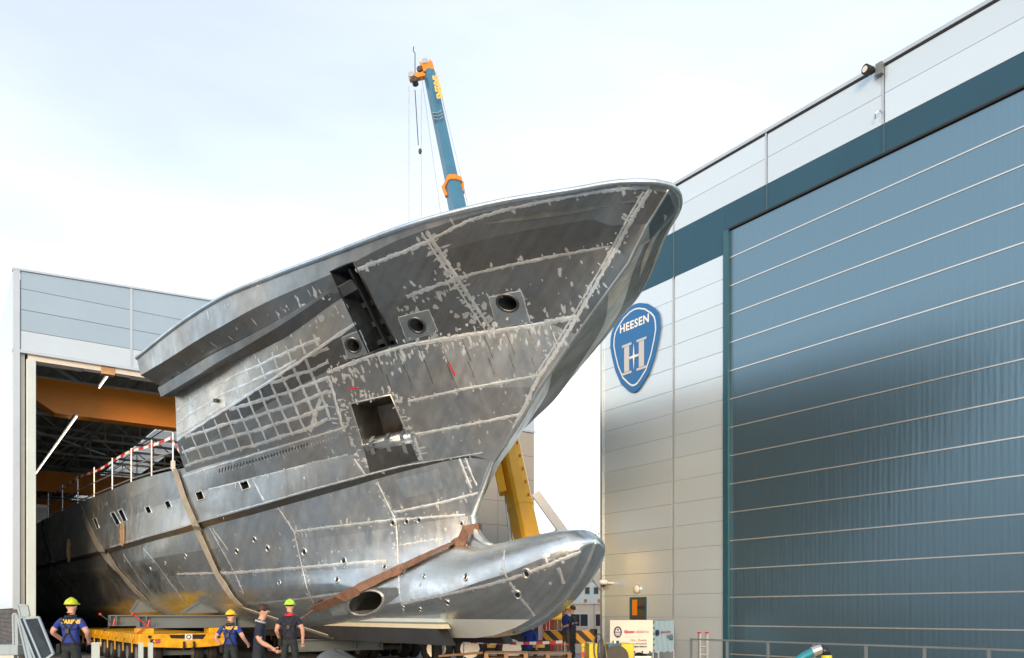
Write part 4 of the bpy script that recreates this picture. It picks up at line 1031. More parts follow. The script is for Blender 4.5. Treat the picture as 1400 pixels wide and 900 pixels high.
coil(171, 715, .75, 'brown rope coil hanging on the hull below the paired slot windows', 1); coil(97, 738, .9, 'rope coil hanging on the hull between the two dark slings', 2)
# ---- temporary guard rail on the aft deck with barrier tape
dy = [9.4, 11.3, 13.4, 15.6, 18, 20.6, 23.4, 26.5]
gr_ = thing('guard_rail', 'temporary scaffold guard rail along the deck edge behind the wing deck', 'railing', W(-lines['DK'][1](9.4), 9.4, 5.75))
def dkp(y, dz): return W(-lines['DK'][1](y) + .06, y, lines['DK'][2](y) + dz)
for y in dy: MB().cyl(dkp(y, -.05), dkp(y, 1.12), .026, 8).build('post', 'galv', gr_)
MB().tube([dkp(y, .55) for y in dy], .022, 6).build('rail', 'galv', gr_); MB().tube([dkp(y, .12) for y in dy], .022, 6).build('rail', 'galv', gr_)
MB().bar(dkp(9.4,.05), dkp(9.4,.3), .12, .10).build('kickboard', 'white', gr_)
def tape(pts, label, wd=.07, seg=.32):
    root = thing('barrier_tape', label, 'tape', pts[0]); P = [Vector(p) for p in pts]; L0 = []
    for a, b in zip(P[:-1], P[1:]):
        n = max(1, round((b - a).length / seg))
        for i in range(n): L0.append((a.lerp(b, i/n), a.lerp(b, (i+1)/n)))
    sag = Vector((0, 0, wd/2))
    for i, (a, b) in enumerate(L0): MB().add([a - sag, b - sag, b + sag, a + sag], [(0,1,2,3)]).build('red_band' if i % 2 else 'white_band', 'red' if i % 2 else 'white', root)
    return root
tp = [dkp(y + .02, 1.0 + .05*math.sin(y)) for y in [9.6 + .5*i for i in range(34)]]
tp = [surf('D5','B',8.25,.75) + Vector((-.05,.1,.25))] + tp
tape(tp, 'red and white tape strung along the guard rail on the deck', .09, .35)
mb = thing('cable_reel_box', 'pale equipment box standing on the deck edge deep in the hall', 'box', dkp(30, 0)); c = dkp(30, 0)
MB().box((c.x, c.y - .5, c.z), (c.x + .5, c.y + .5, c.z + .95)).build('case', 'offwhite', mb, bev=.03); MB().box((c.x + .04, c.y - .52, c.z + .2), (c.x + .46, c.y - .505, c.z + .8)).build('front_panel', 'interior_grey', mb)
# ================================================================== self-propelled transporters under the hull
def lathe(mb, c, ax, prof, n=18):
    ax = Vector(ax).normalized(); c = Vector(c); u = ax.cross(Vector((0,0,1))).normalized(); v = ax.cross(u); o = len(mb.v); m = len(prof)
    for (h, r_) in prof:
        for k in range(n): a = 2*math.pi*k/n; mb.v.append(c + ax*h + (u*math.cos(a) + v*math.sin(a))*r_)
    for i in range(m-1):
        for k in range(n): mb.f.append((o+i*n+k, o+i*n+(k+1)%n, o+(i+1)*n+(k+1)%n, o+(i+1)*n+k))
    mb.f.append(tuple(o+k for k in range(n))[::-1]); mb.f.append(tuple(o+(m-1)*n+k for k in range(n))); return mb
def put(name, me_ob, parent, off):
    c = me_ob.copy(); COL.objects.link(c); c.name = name; c.parent = parent; c.location = off; c.matrix_parent_inverse = Matrix(); return c
def transporter(x0, y0, n, label):
    t = thing('transporter', label, 'trailer', (x0, y0, 0), 'yellow multi-wheel transporters under the hull'); Wd = 2.43; L_ = 1.4*n + .5
    MB().box((x0, y0 + .02, .66), (x0 + Wd, y0 + L_, .955)).build('deck_beam', 'spmt_yellow', t, bev=.02)
    # end face: shaped apron with slot
    MB().prism([(x0, y0, .96), (x0 + Wd, y0, .96), (x0 + Wd, y0, .60), (x0 + Wd*.8, y0, .56), (x0 + Wd*.5, y0, .53), (x0 + Wd*.2, y0, .57), (x0, y0, .60)], (0, -.10, 0)).build('end_apron', 'spmt_yellow', t, bev=.015)
    MB().prism([(x0 + .82, y0 - .103, .93), (x0 + 1.86, y0 - .103, .93), (x0 + 1.76, y0 - .103, .79), (x0 + .86, y0 - .103, .83)], (0, -.006, 0)).build('slot', 'black', t)
    MB().box((x0 + 1.25, y0 - .118, .76), (x0 + 1.46, y0 - .112, .95)).build('notice', 'white', t); MB().tube([(x0 + 1.355 + .06*math.cos(a*.4488), y0 - .120, .86 + .06*math.sin(a*.4488)) for a in range(14)], .012, 5, closed=True).build('notice_ring', 'black', t)
    text('lettering', 'K', .15, 'black', t, (x0 + .30, y0 - .106, .70), (1,0,0), (0,0,1), .002, .012); text('lettering', '25', .15, 'lilac_red', t, (x0 + .43, y0 - .106, .70), (1,0,0), (0,0,1), .002, .012)
    MB().cyl((x0 + .28, y0 - .10, .88), (x0 + .28, y0 - .14, .88), .045, 12).build('coupling', 'black', t); MB().cyl((x0 + 2.2, y0 - .10, .86), (x0 + 2.2, y0 - .14, .86), .05, 12).build('coupling', 'black', t)
    for xx in (1.22, 1.50): MB().tube([(x0 + xx, y0 - .12, .72), (x0 + xx, y0 - .16, .60), (x0 + xx, y0 - .08, .48)], .035, 7).build('hydraulic_hose', 'rubber', t)
    for xx in (0.0, Wd - .45): MB().box((x0 + xx + .02, y0 + .1, .956), (x0 + xx + .45, y0 + .7, 1.12)).build('bolster', 'spmt_yellow', t, bev=.02)
    wh = rim = br = None
    for i in range(n):
        yy = y0 + .75 + 1.4*i
        for sgn, xb in ((-1, x0 - .004), (1, x0 + Wd + .004)):
            if br is None:
                br = MB().prism([(xb, yy - .2, .955), (xb, yy + .22, .955), (xb, yy + .22, .82), (xb, yy + .12, .72), (xb, yy + .12, .40), (xb, yy + .02, .40), (xb, yy + .02, .72), (xb, yy - .2, .80)], (-.03, 0, 0)).build('hanger_bracket', 'spmt_yellow', t, bev=.008); b0 = Vector((xb, yy, 0))
            else: put('hanger_bracket', br, t, Vector((xb, yy, 0)) - b0)
        for xw in (.22, .62, 1.81, 2.21):
            c = Vector((x0 + xw, yy, .36))
            if wh is None:
                mb = lathe(MB(), c, (1,0,0), [(-.13,.22),(-.14,.30),(-.11,.355),(-.05,.362),(.05,.362),(.11,.355),(.14,.30),(.13,.22)]); wh = mb.build('wheel', 'rubber', t, smooth=True)
                mb = lathe(MB(), c, (1,0,0), [(-.135,.21),(-.06,.20),(-.06,.08),(-.10,.07),(.10,.07),(.06,.08),(.06,.20),(.135,.21)], 14); rim = mb.build('rim', 'galv', wh); w0 = c
            else:
                w2 = put('wheel', wh, t, c - w0); put('rim', rim, w2, (0,0,0))
        MB().box((x0 + .3, yy - .07, .30), (x0 + 2.13, yy + .07, .44)).build('axle', 'steel_grey', t)
    return t
transporter(4.75, 25.4, 9, 'yellow multi-axle transporter behind the worker with crossed harness, K25 on its end')
transporter(11.7, 25.2, 8, 'yellow multi-axle transporter under the far side of the hull behind the keel')
# cradle beams and wedge supports
def ibeam(x0, x1, y, z0, z1, label, w_=.34):
    t = thing('cradle_beam', label, 'beam', (x0, y, z0), 'grey cradle beams'); 
    MB().box((x0, y, z0), (x1, y + w_, z0 + .035)).build('flange', 'steel_grey', t); MB().box((x0, y, z1 - .035), (x1, y + w_, z1)).build('flange', 'steel_grey', t)
    MB().box((x0 + .01, y + w_*.4, z0 + .035), (x1 - .01, y + w_*.4 + .03, z1 - .035)).build('web', 'steel_grey', t)
    for x in (x0 + .005, x0 + .20, (x0*.3 + x1*.7), x1 - .045): MB().box((x, y + .01, z0 + .035), (x + .035, y + w_ - .01, z1 - .035)).build('stiffener', 'steel_grey', t)
    return t
ibeam(4.78, 8.7, 25.55, 1.125, 1.50, 'long grey steel cradle beam across the near transporter')
ibeam(4.82, 8.9, 30.6, 1.125, 1.50, 'grey steel cradle beam farther back on the transporter')
ibeam(7.9, 10.9, 22.2, .48, .83, 'low grey steel beam beneath the keel')
for bx in ((5.4, 25.62), (5.0, 30.7)):
    pass
def wedge(y, pts, label):
    t = thing('wedge_support', label, 'support', (pts[0][0], y, pts[0][1]), 'grey wedge supports under the hull')
    MB().prism([(x, y, z) for x, z in pts], (0, .05, 0)).build('plate', 'steel_grey', t)
    (ax, az), (bx, bz) = pts[0], pts[1]
    MB().bar((ax, y + .15, az + .01), (bx, y + .15, bz + .01), .36, .03, (0, 0, 1)).build('flange', 'steel_grey', t)
    (ax, az), (bx, bz) = pts[1], pts[-1]; nseg = 14
    for i in range(nseg):
        p = Vector((ax + (bx-ax)*(i+.5)/nseg, y + .15, az + (bz-az)*(i+.5)/nseg + .02)); MB().tube([p + Vector((0,-.17,0)), p + Vector((0,.17,0))], .045, 7).build('rope_padding', 'rope', t)
    MB().box((ax + .12, y - .02, az - .28), (ax + .2, y - .004, az - .2)).build('lifting_lug', 'steel_grey', t)
    return t
def wp(px, py, y): p = on_y(px, py, y); return (p.x, p.z)
wedge(25.7, [wp(249,839,25.7), wp(309,801,25.7), wp(327,800,25.7), wp(346,836,25.7)], 'large grey wedge support touching the pale webbing sling')
wedge(30.75, [wp(179,838,30.75), wp(198,807,30.75), wp(206,806,30.75), wp(243,836,30.75)], 'smaller grey wedge support with rope padding left of the large wedge')
for px, y, lab in ((186, 25.5, 'red chain binder hanging at the end of the front cradle beam'), (141, 30.5, 'dark chain binder with red hook at the end of the rear cradle beam')):
    p = on_y(px, 842, y); t = thing('chain_binder', lab, 'chain', p)
    MB().tube([p + Vector((-.1, -.06, .05)), p + Vector((.28, -.08, -.28)), p + Vector((.0, -.08, -.52))], .022, 6).build('chain', 'red' if px == 186 else 'cable', t)
    MB().tube([p + Vector((.34, -.1, -.12)), p + Vector((.30, -.1, -.32))], .028, 6).build('lever', 'red', t); MB().ell(p + Vector((-.1,-.06,.05)), .05, .05, .05, 8, 5).build('hook', 'red', t)
# galvanised jack posts in front
def post(px, d, pair, label):
    p = on_d(px, 879, d); t = thing('jack_post', label, 'post', (p.x, p.y, 0), 'galvanised posts by the transporter')
    for k in range(2 if pair else 1):
        x = p.x + .22*k; w_ = .05 if pair else .09
        MB().prism([(x - w_, p.y, 0), (x + w_, p.y, 0), (x + w_, p.y + .1, 0), (x + w_ - .012, p.y + .1, 0), (x + w_ - .012, p.y + .012, 0), (x - w_ + .012, p.y + .012, 0), (x - w_ + .012, p.y + .1, 0), (x - w_, p.y + .1, 0)], (0, 0, p.z)).build('channel', 'jamb_mint', t)
    MB().box((p.x - .12, p.y - .05, 0), (p.x + (.34 if pair else .12), p.y + .2, .02)).build('base_plate', 'galv', t)
    if not pair: MB().box((p.x - .13, p.y - .01, p.z - .04), (p.x + .13, p.y + .12, p.z + .01)).build('cap', 'jamb_mint', t)
post(131, 21, False, 'single pale post with cap left of the transporter end'); post(193, 20, True, 'pair of pale channel posts in front of the transporter corner')
c = on_d(458, 905, 21); tp_ = MB(); n = 16
for j in range(7):
    for i in range(n):
        a = 2*math.pi*i/n; la = j/6*math.pi/2; rr = math.cos(la)*(1 + .12*math.sin(3*a + j)); tp_.v.append(Vector((c.x + .72*rr*math.cos(a), c.y + .5*rr*math.sin(a), .62*math.sin(la)*(1 + .1*math.sin(2*a)))))
tp_.f = [(j*n+i, j*n+(i+1)%n, (j+1)*n+(i+1)%n, (j+1)*n+i) for j in range(6) for i in range(n)]
tag(tp_.build('covered_pile', 'steel_grey', origin=(c.x, c.y, 0), smooth=True), 'grey tarpaulin covered pile beneath the low beam', 'tarpaulin')

# ================================================================== mobile crane
piv = on_d(733, 795, 25.4); tip = on_d(585, 92, 31.0)
cr = thing('mobile_crane', 'mobile crane with yellow boom base and blue telescopic boom behind the bow', 'crane', (piv.x, piv.y, 0))
ax = (tip - piv); LB = ax.length; ax.normalize(); sd_ = ax.cross(ray(650, 400)).normalized(); fw = sd_.cross(ax).normalized()
if fw.dot(ray(650, 400)) > 0: fw = -fw                     # fw points towards the camera
def bsect(t0, t1, w0, w1, m, name, parent=cr, rot=30):
    e1 = sd_ * math.cos(R(rot)) + fw * math.sin(R(rot)); e2 = fw * math.cos(R(rot)) - sd_ * math.sin(R(rot)); mb = MB(); V = []
    for t, w_ in ((t0, w0), (t1, w1)):
        c = piv + ax * LB * t
        for (i, j) in ((-.42,-.5),(.42,-.5),(.5,-.40),(.5,.40),(.38,.56),(.0,.64),(-.38,.56),(-.5,.40),(-.5,-.40)): V.append(c + e1*i*w_ + e2*j*w_)
    n = 9; mb.add(V, [tuple(range(n))[::-1], tuple(range(n, 2*n))] + [(i, (i+1) % n, (i+1) % n + n, i + n) for i in range(n)]); return mb.build(name, m, parent, bev=.015)
b0 = bsect(-.04, .42, .68, .62, 'crane_yellow', 'boom_base')
for t in (.12, .30, .415): bsect(t, t + .008, .70, .70, 'crane_yellow', 'collar', b0)
b1 = bsect(.42, .735, .56, .50, 'boom_blue', 'boom_section'); b2 = bsect(.735, .985, .40, .36, 'boom_blue', 'boom_section')
bsect(.73, .740, .58, .58, 'crane_orange', 'collar', b1)
c = piv + ax*LB*.735
for s in (-1, 1): MB().bar(c + sd_*.36*s, c + sd_*.36*s - ax*.45 - sd_*.06*s, .10, .12, fw).build('collar_lug', 'crane_orange', b1)
for t in (.865, .872, .879):
    q = piv + ax*LB*t
    for s in (-1, 1): MB().obox(q + fw*.20 + sd_*.10*s, sd_*.07 + ax*.03*s, ax*.012, fw*.12).build('grip_rib', 'shed_blue', b2)
text('lettering', 'SARENS', .32, 'letter_yellow', b2, piv + ax*LB*.955 + fw*.42 - sd_*.10, -ax, sd_ if (sd_.dot(Vector((1,0,0))) > 0) else -sd_, .004, .012)
# boom head with sheaves
q = piv + ax*LB*.985
hd_ = MB().obox(q + ax*.16, sd_*.21, ax*.20, fw*.2).build('boom_head', 'crane_orange', cr, bev=.04)
lft = -sd_ if sd_.dot(Vector((CS, -SN, 0))) > 0 else sd_
MB().obox(q + lft*.42 + Vector((0,0,-.02)), lft*.34, Vector((0,0,.10)), fw*.10).build('sheave_arm', 'crane_orange', hd_, bev=.03)
for k, (dx, dz) in enumerate(((.34, .16), (.68, .02), (.55, -.18), (.15, .40))):
    cc_ = q + lft*dx + Vector((0,0,dz)); MB().cyl(cc_ - fw*.12, cc_ + fw*.14, .12, 14).build('sheave', 'galv' if k % 2 else 'cable', hd_)
for s in (-.25, .28): MB().bar(q + ax*.25 + sd_*s*.7, q + ax*.6 + sd_*(s*.7+.05), .06, .09, fw).build('head_lug', 'crane_orange', hd_)
MB().tube([q + lft*.55 + Vector((0,0,.1)), q + lft*.55 + Vector((0,0,.9)), q + lft*.62 + Vector((0,0,1.0)), q + lft*.60 + Vector((0,0,1.15))], .018, 5).build('wind_sensor', 'cable', hd_)
ra = q + lft*.78 + Vector((0,0,-.3)); rb = q + lft*.30 + Vector((0,0,-.5))
for p, nm in ((ra, 'hoist_rope'), (rb, 'hoist_rope')): MB().cyl(p, Vector((p.x, p.y, 3)), .018, 5).build(nm, 'galv', cr)
MB().cyl(rb + lft*.25, rb + lft*.12 - Vector((0,0,2.1)), .018, 6).build('limit_switch_chain', 'cable', cr); MB().ell(rb + lft*.05 - Vector((0,0,2.35)), .07, .07, .11, 10, 6).build('limit_weight', 'cable', cr, smooth=True)
MB().cyl(q - lft*.25, piv + ax*LB*.43 - lft*.5, .014, 5).build('boom_rope', 'galv', cr); MB().cyl(q + lft*.3, piv + ax*LB*.43 + lft*.9, .010, 5).build('boom_rope', 'galv', cr)
# luffing cylinder
c0 = on_d(700, 745, 26.4); c1 = on_d(692, 678, 26.7)
MB().cyl(c0 - Vector((0,0,2.2)), c0, .17, 14).build('luffing_cylinder', 'crane_yellow', cr, smooth=False); MB().cyl(c0, c1 + Vector((0,0,.3)), .085, 12).build('piston_rod', 'chrome', cr)
MB().obox(piv + ax*LB*.20 + lft*.45 + fw*.1, ax*1.1, lft*.13, fw*.2).build('cylinder_bracket', 'crane_yellow', b0, bev=.03)
# hoses on the boom side, bolts
h0 = piv + ax*LB*.22 + fw*.42 + lft*.25
MB().tube([h0 + ax*.9, h0 + ax*.5 + lft*.1, h0 + ax*.3 - lft*.1, h0, h0 - ax*.3 + lft*.15], .03, 6).build('hydraulic_hose', 'cable', b0)
for k in range(6): MB().cyl(piv + ax*LB*(.13 + .022*k) + fw*.36 - lft*.32, piv + ax*LB*(.13 + .022*k) + fw*.48 - lft*.32, .035, 8).build('bolt', 'crane_orange', b0)
# superstructure, carrier, outriggers with hazard stripes
ux, uy = Vector((CS, -SN, 0)), Vector((SN, CS, 0))       # along / away as the crane stands
cb = Vector((piv.x, piv.y, 0)) - ux*.4
MB().box((14.3, 19.4, 1.35), (15.5, 21.0, 3.6)).build('engine_house', 'crane_yellow', cr, bev=.08)  # unseen housing, sized and placed so the wall mirrors its yellow
MB().box((14.9, 20.9, 1.2), (16.0, 22.4, 2.4)).build('turntable', 'crane_yellow', cr, bev=.05)
for k in range(4): MB().box((14.45, 19.385, 1.7 + .42*k), (15.35, 19.397, 1.8 + .42*k)).build('louvre', 'black', cr)
MB().obox(cb - ux*1.3 + uy*.5 + Vector((0,0,.95)), ux*1.75, uy*1.25, Vector((0,0,.42))).build('carrier_chassis', 'black', cr, bev=.04)
MB().obox(cb - ux*1.2 + uy*.4 + Vector((0,0,1.55)), ux*1.1, uy*1.0, Vector((0,0,.25))).build('carrier_deck', 'machine_blue', cr, bev=.04)
for i, s in enumerate((-2.6, -1.6, -.35)):
    c = cb + ux*s - uy*.75 + Vector((0,0,.5)); mb = lathe(MB(), c, uy, [(-.18,.30),(-.2,.42),(-.15,.49),(.15,.49),(.2,.42),(.18,.30)]); wv_ = mb.build('wheel', 'rubber', cr, smooth=True); lathe(MB(), c, uy, [(-.19,.29),(-.1,.27),(-.1,.1),(.1,.1)], 14).build('rim', 'galv', wv_)
for px, mt in ((678, 'letter_yellow'), (733, 'letter_yellow')):
    c = on_d(px, 883, 24.6); MB().obox(c, ux*.26, uy*.01, Vector((0,0,.06))).build('number_plate', mt, cr); MB().obox(c + uy*.03, ux*.42, uy*.02, Vector((0,0,.16))).build('plate_holder', 'black', cr)
MB().obox(on_d(757, 881, 25), ux*.45, uy*.02, Vector((0,0,.03))).build('light_bar', 'red', cr)
def hazard_box(px0, px1, py0, py1, d, nm, lab=None):
    a, b = on_d(px0, py1, d), on_d(px1, py0, d); c = (a + b)/2; ln = (b - a).dot(ux)/2; hz = (b.z - a.z)/2
    me = MB().box((-ln, -.22, -hz), (ln, .22, hz)); o = me.build(nm, 'hazard', None); o.rotation_euler = (0, 0, -YAW); o.location = c; return o
for a in ((610, 672, 874, 881, 26), (742, 770, 862, 880, 28.2), (785, 812, 862, 880, 28.2)):
    o = hazard_box(*a, 'outrigger_beam'); o.location = o.location - Vector(cr['_o']); o.parent = cr; o['_o'] = cr['_o']
a = hazard_box(768, 787, 862, 880, 28.2, 'outrigger_beam'); a.location = a.location - Vector(cr['_o']); a.parent = cr; a['_o'] = cr['_o']
for px, d in ((812, 28.2), (604, 26)):
    p = on_d(px, 870, d); MB().cyl((p.x, p.y, gz(p.x, p.y)), (p.x, p.y, p.z + .25), .12, 12).build('outrigger_leg', 'black', cr); MB().cyl((p.x, p.y, gz(p.x, p.y)), (p.x, p.y, gz(p.x, p.y) + .06), .35, 16).build('outrigger_pad', 'cable', cr)
# ================================================================== people
def person(label, loc, heading, H=1.78, arms=None, legs=None, lean=0.0, shirt='shirt_blue', trousers='trouser', helmet=None, hair='hair', sleeve=.62, head_turn=0.0, yoke=None, extras=None, crouch=0.0):
    s = H / 1.78; root = thing('person', label, 'person', loc); root.rotation_euler = (0, 0, heading)
    V = []; E = []; Rd = []; bone = []
    def add(p, r_): V.append(Vector(p)); Rd.append(r_); return len(V) - 1
    def lk(a, b, mt): E.append((a, b)); bone.append((a, b, mt))
    L_ = lambda z: Vector((0, lean * (z - .95), 0))
    pel = add((0, 0, .95), (.15, .115)); wa = add(Vector((0, .0, 1.12)) + L_(1.12), (.145, .11)); ch = add(Vector((0, .0, 1.32)) + L_(1.32), (.165, .12)); nb = add(Vector((0, -.01, 1.455)) + L_(1.455), (.085, .075))
    nk = add(Vector((0, .01, 1.53)) + L_(1.53), (.058, .06)); jw = add(Vector((0, .035, 1.60)) + L_(1.6), (.07, .085)); hd = add(Vector((0, .02, 1.69)) + L_(1.69), (.08, .098)); tp = add(Vector((0, .01, 1.74)) + L_(1.74), (.062, .075))
    for a, b, m in ((pel, wa, shirt), (wa, ch, shirt), (ch, nb, shirt), (nb, nk, 'skin'), (nk, jw, 'skin'), (jw, hd, 'skin'), (hd, tp, 'skin')): lk(a, b, m)
    ns = add(Vector((0, .135, 1.655)) + L_(1.655), (.014, .016)); lk(hd, ns, 'skin')
    for sx in (-1, 1):
        ea = add(Vector((.088*sx, .015, 1.655)) + L_(1.655), (.012, .02)); lk(hd, ea, 'skin')
    arms = arms or {}
    legs = legs or {}
    for sx, key in ((-1, 'L'), (1, 'R')):
        el, wr = arms.get(key, ((.26, -.03, 1.16), (.27, .05, .93)))
        sh_ = add(Vector((.165*sx, -.01, 1.415)) + L_(1.415), (.078, .075)); e = add(Vector((el[0]*sx, el[1], el[2])) + L_(el[2]), (.05, .05)); w_ = add(Vector((wr[0]*sx, wr[1], wr[2])) + L_(wr[2]), (.034, .034))
        d = (V[w_] - V[e]).normalized(); pm = add(V[w_] + d*.075, (.040, .030))
        lk(ch, sh_, shirt); lk(sh_, e, 'ARM'); lk(e, w_, 'skin'); lk(w_, pm, 'skin')
        kn, an = legs.get(key, ((.105, .02, .51), (.115, -.02, .09)))
        hp = add((.09*sx, 0, .90), (.10, .10)); k = add((kn[0]*sx, kn[1], kn[2]), (.065, .065)); a = add((an[0]*sx, an[1], an[2]), (.05, .05)); to = add((an[0]*sx + .02*sx, an[1] + .17, an[2] - .045), (.042, .04))
        lk(pel, hp, trousers); lk(hp, k, trousers); lk(k, a, trousers); lk(a, to, 'boot')
    roots = [pel]
    for sx, key in ((-1, 'L'), (1, 'R')):          # fingers: own chains rooted inside the palm
        w_i = [i for i in range(len(V)) if Rd[i] == (.040, .030)][0 if sx < 0 else 1]
        el_i = [b for b in bone if b[1] == w_i][0][0]; d = (V[w_i] - V[el_i]).normalized(); inw = Vector((-sx*.5, .8, -.2)); sdv = d.cross(inw).normalized(); inw = sdv.cross(d).normalized()
        for k in range(5):
            if k < 4:
                o = (k - 1.5) * .019; ln = (.07, .08, .075, .058)[k]; p0 = V[w_i] + sdv*o + d*.005
                i0 = add(p0, (.010, .010)); i1 = add(p0 + d*ln*.6, (.0095, .0095)); i2 = add(p0 + d*ln*.95 + inw*ln*.35, (.008, .008)); i3 = add(p0 + d*ln*1.05 + inw*ln*.7, (.007, .007)); ch_ = [i0, i1, i2, i3]
            else:
                p0 = V[w_i] - d*.04 + sdv*.03; i0 = add(p0, (.012, .012)); i1 = add(p0 + sdv*.025 + d*.03 + inw*.02, (.011, .011)); i2 = add(p0 + sdv*.03 + d*.06 + inw*.035, (.009, .009)); ch_ = [i0, i1, i2]
            roots.append(ch_[0])
            for a, b in zip(ch_[:-1], ch_[1:]): lk(a, b, 'skin')
    for v in V:
        if crouch and v.z > .5: v.z -= crouch * min(1, (v.z - .5) / .4)
        v *= s
    me = bpy.data.meshes.new('body_cage'); me.from_pydata([tuple(v) for v in V], E, [])
    ob = bpy.data.objects.new('body_cage', me)
    md = ob.modifiers.new('skin', 'SKIN'); md.branch_smoothing = .4; sv = me.skin_vertices[0].data
    for i, r_ in enumerate(Rd): sv[i].radius = (r_[0]*s, r_[1]*s); sv[i].use_root = i in roots
    sb = ob.modifiers.new('sub', 'SUBSURF'); sb.levels = 2; sb.render_levels = 2
    m2 = bake(ob); m2.name = 'body'
    Vn = V
    names = [shirt, 'skin', trousers, 'boot'] + ([yoke] if yoke else [])
    m2.materials.clear()
    for nme in names: m2.materials.append(MATS[nme])
    PA = np.array([tuple(V[a]) for a, b, _ in bone]); PB = np.array([tuple(V[b]) for a, b, _ in bone]); AB = PB - PA; LL = (AB**2).sum(1)
    ra = np.array([Rd[a][0] for a, b, _ in bone]); rb = np.array([Rd[b][0] for a, b, _ in bone])
    def nearest(c):
        c = np.array(tuple(c)); t = np.clip(((c - PA) * AB).sum(1) / LL, 0, 1); dd = np.linalg.norm(c - PA - AB*t[:, None], axis=1) - (ra*(1-t) + rb*t)*s
        i = int(dd.argmin()); return dd[i], bone[i][2], float(t[i])
    for p in m2.polygons:
        c = p.center; _, mt, t = nearest(c)
        if mt == 'ARM': mt = shirt if t < sleeve else 'skin'
        if mt == trousers and c.z > .97*s - crouch: mt = shirt
        if mt == shirt and c.z < .955*s - crouch: mt = trousers
        if yoke and mt == shirt and c.z > 1.345*s and abs(c.x) < .17*s: mt = yoke
        if mt == 'skin' and c.z < 1.50*s - crouch and c.z > 1.38*s - crouch and abs(c.x) < .1*s: mt = shirt
        p.material_index = names.index(mt); p.use_smooth = True
    for v in m2.vertices:                             # cloth folds
        if v.co.z < 1.4*s: v.co += v.normal * (.006*math.sin(v.co.z*46 + v.co.x*25) + .004*math.sin(v.co.x*60 + v.co.y*50 + v.co.z*20)) * (1 if abs(v.co.x) < .24*s else .3)
    m2.update()
    body = bpy.data.objects.new('body', m2); COL.objects.link(body); body.parent = root; body['_o'] = (0, 0, 0)
    bvh = BVHTree.FromPolygons([tuple(v.co) for v in m2.vertices], [tuple(p.vertices) for p in m2.polygons])
    hc = V[hd].copy(); root['_o'] = (0, 0, 0)
    if helmet:
        mb = MB().ell(hc + Vector((0, -.005, .0))*s, .112*s, .138*s, .128*s, 18, 7, 5, 90); h = mb.build('helmet', helmet, root, smooth=True)
        pts = [hc + Vector((.113*math.cos(a*.349), .005 + (.139 + (.045 if math.sin(a*.349) > .3 else 0))*math.sin(a*.349), .014))*s for a in range(18)]
        MB().tube(pts, .011*s, 5, closed=True).build('brim', helmet, h, smooth=True)
        MB().tube([hc + Vector((0, -.13 + .035*k, .05 + .08*math.sin(math.pi*(k+.5)/8) ))*s for k in range(8)], .014*s, 6).build('ridge', helmet, h, smooth=True)
    if hair:
        mb = MB().ell(hc + Vector((0, -.018, .02))*s, .094*s, .112*s, (.098 if not helmet else .08)*s, 16, 8, -35, 90)
        hb_ = mb.build('hair', hair, root, smooth=True)
        if not helmet:
            for v in hb_.data.vertices: v.co += Vector((math.sin(v.co.z*300 + v.co.y*120), math.sin(v.co.x*200), math.sin(v.co.x*140 + v.co.y*160))) * .004
    for sx in (-1, 1): MB().ell(hc + Vector((.032*sx, .094, -.005))*s, .012*s, .008*s, .008*s, 8, 5).build('eye', 'black', root)
    MB().tube([hc + Vector((.024*k, .098 - .006*abs(k), -.075))*s for k in (-1, 0, 1)], .005*s, 5).build('mouth', 'lilac_red', root)
    def back(pts, wd, m, name, side=-1):
        """strap lying on the back (side=-1) of the body"""
        H_ = []
        for (x, z) in pts:
            h, nr, _, _ = bvh.ray_cast(Vector((x*s, side*1.0, z*s)), Vector((0, -side, 0)))
            if h is not None: H_.append((h, nr))
        A_, B_ = [], []; n = len(H_)
        for i, (p, nr) in enumerate(H_):
            t = (H_[min(i+1, n-1)][0] - H_[max(i-1, 0)][0]).normalized(); q = nr.cross(t).normalized() * wd/2*s; A_.append(p + q + nr*.012); B_.append(p - q + nr*.012)
        if n > 1: MB().strip(A_, B_).build(name, m, root)
    def lerp_pts(a, b, n=10): return [(a[0] + (b[0]-a[0])*i/n, a[1] + (b[1]-a[1])*i/n) for i in range(n+1)]
    if extras: extras(root, s, back, lerp_pts, bvh, hc, V)
    return root
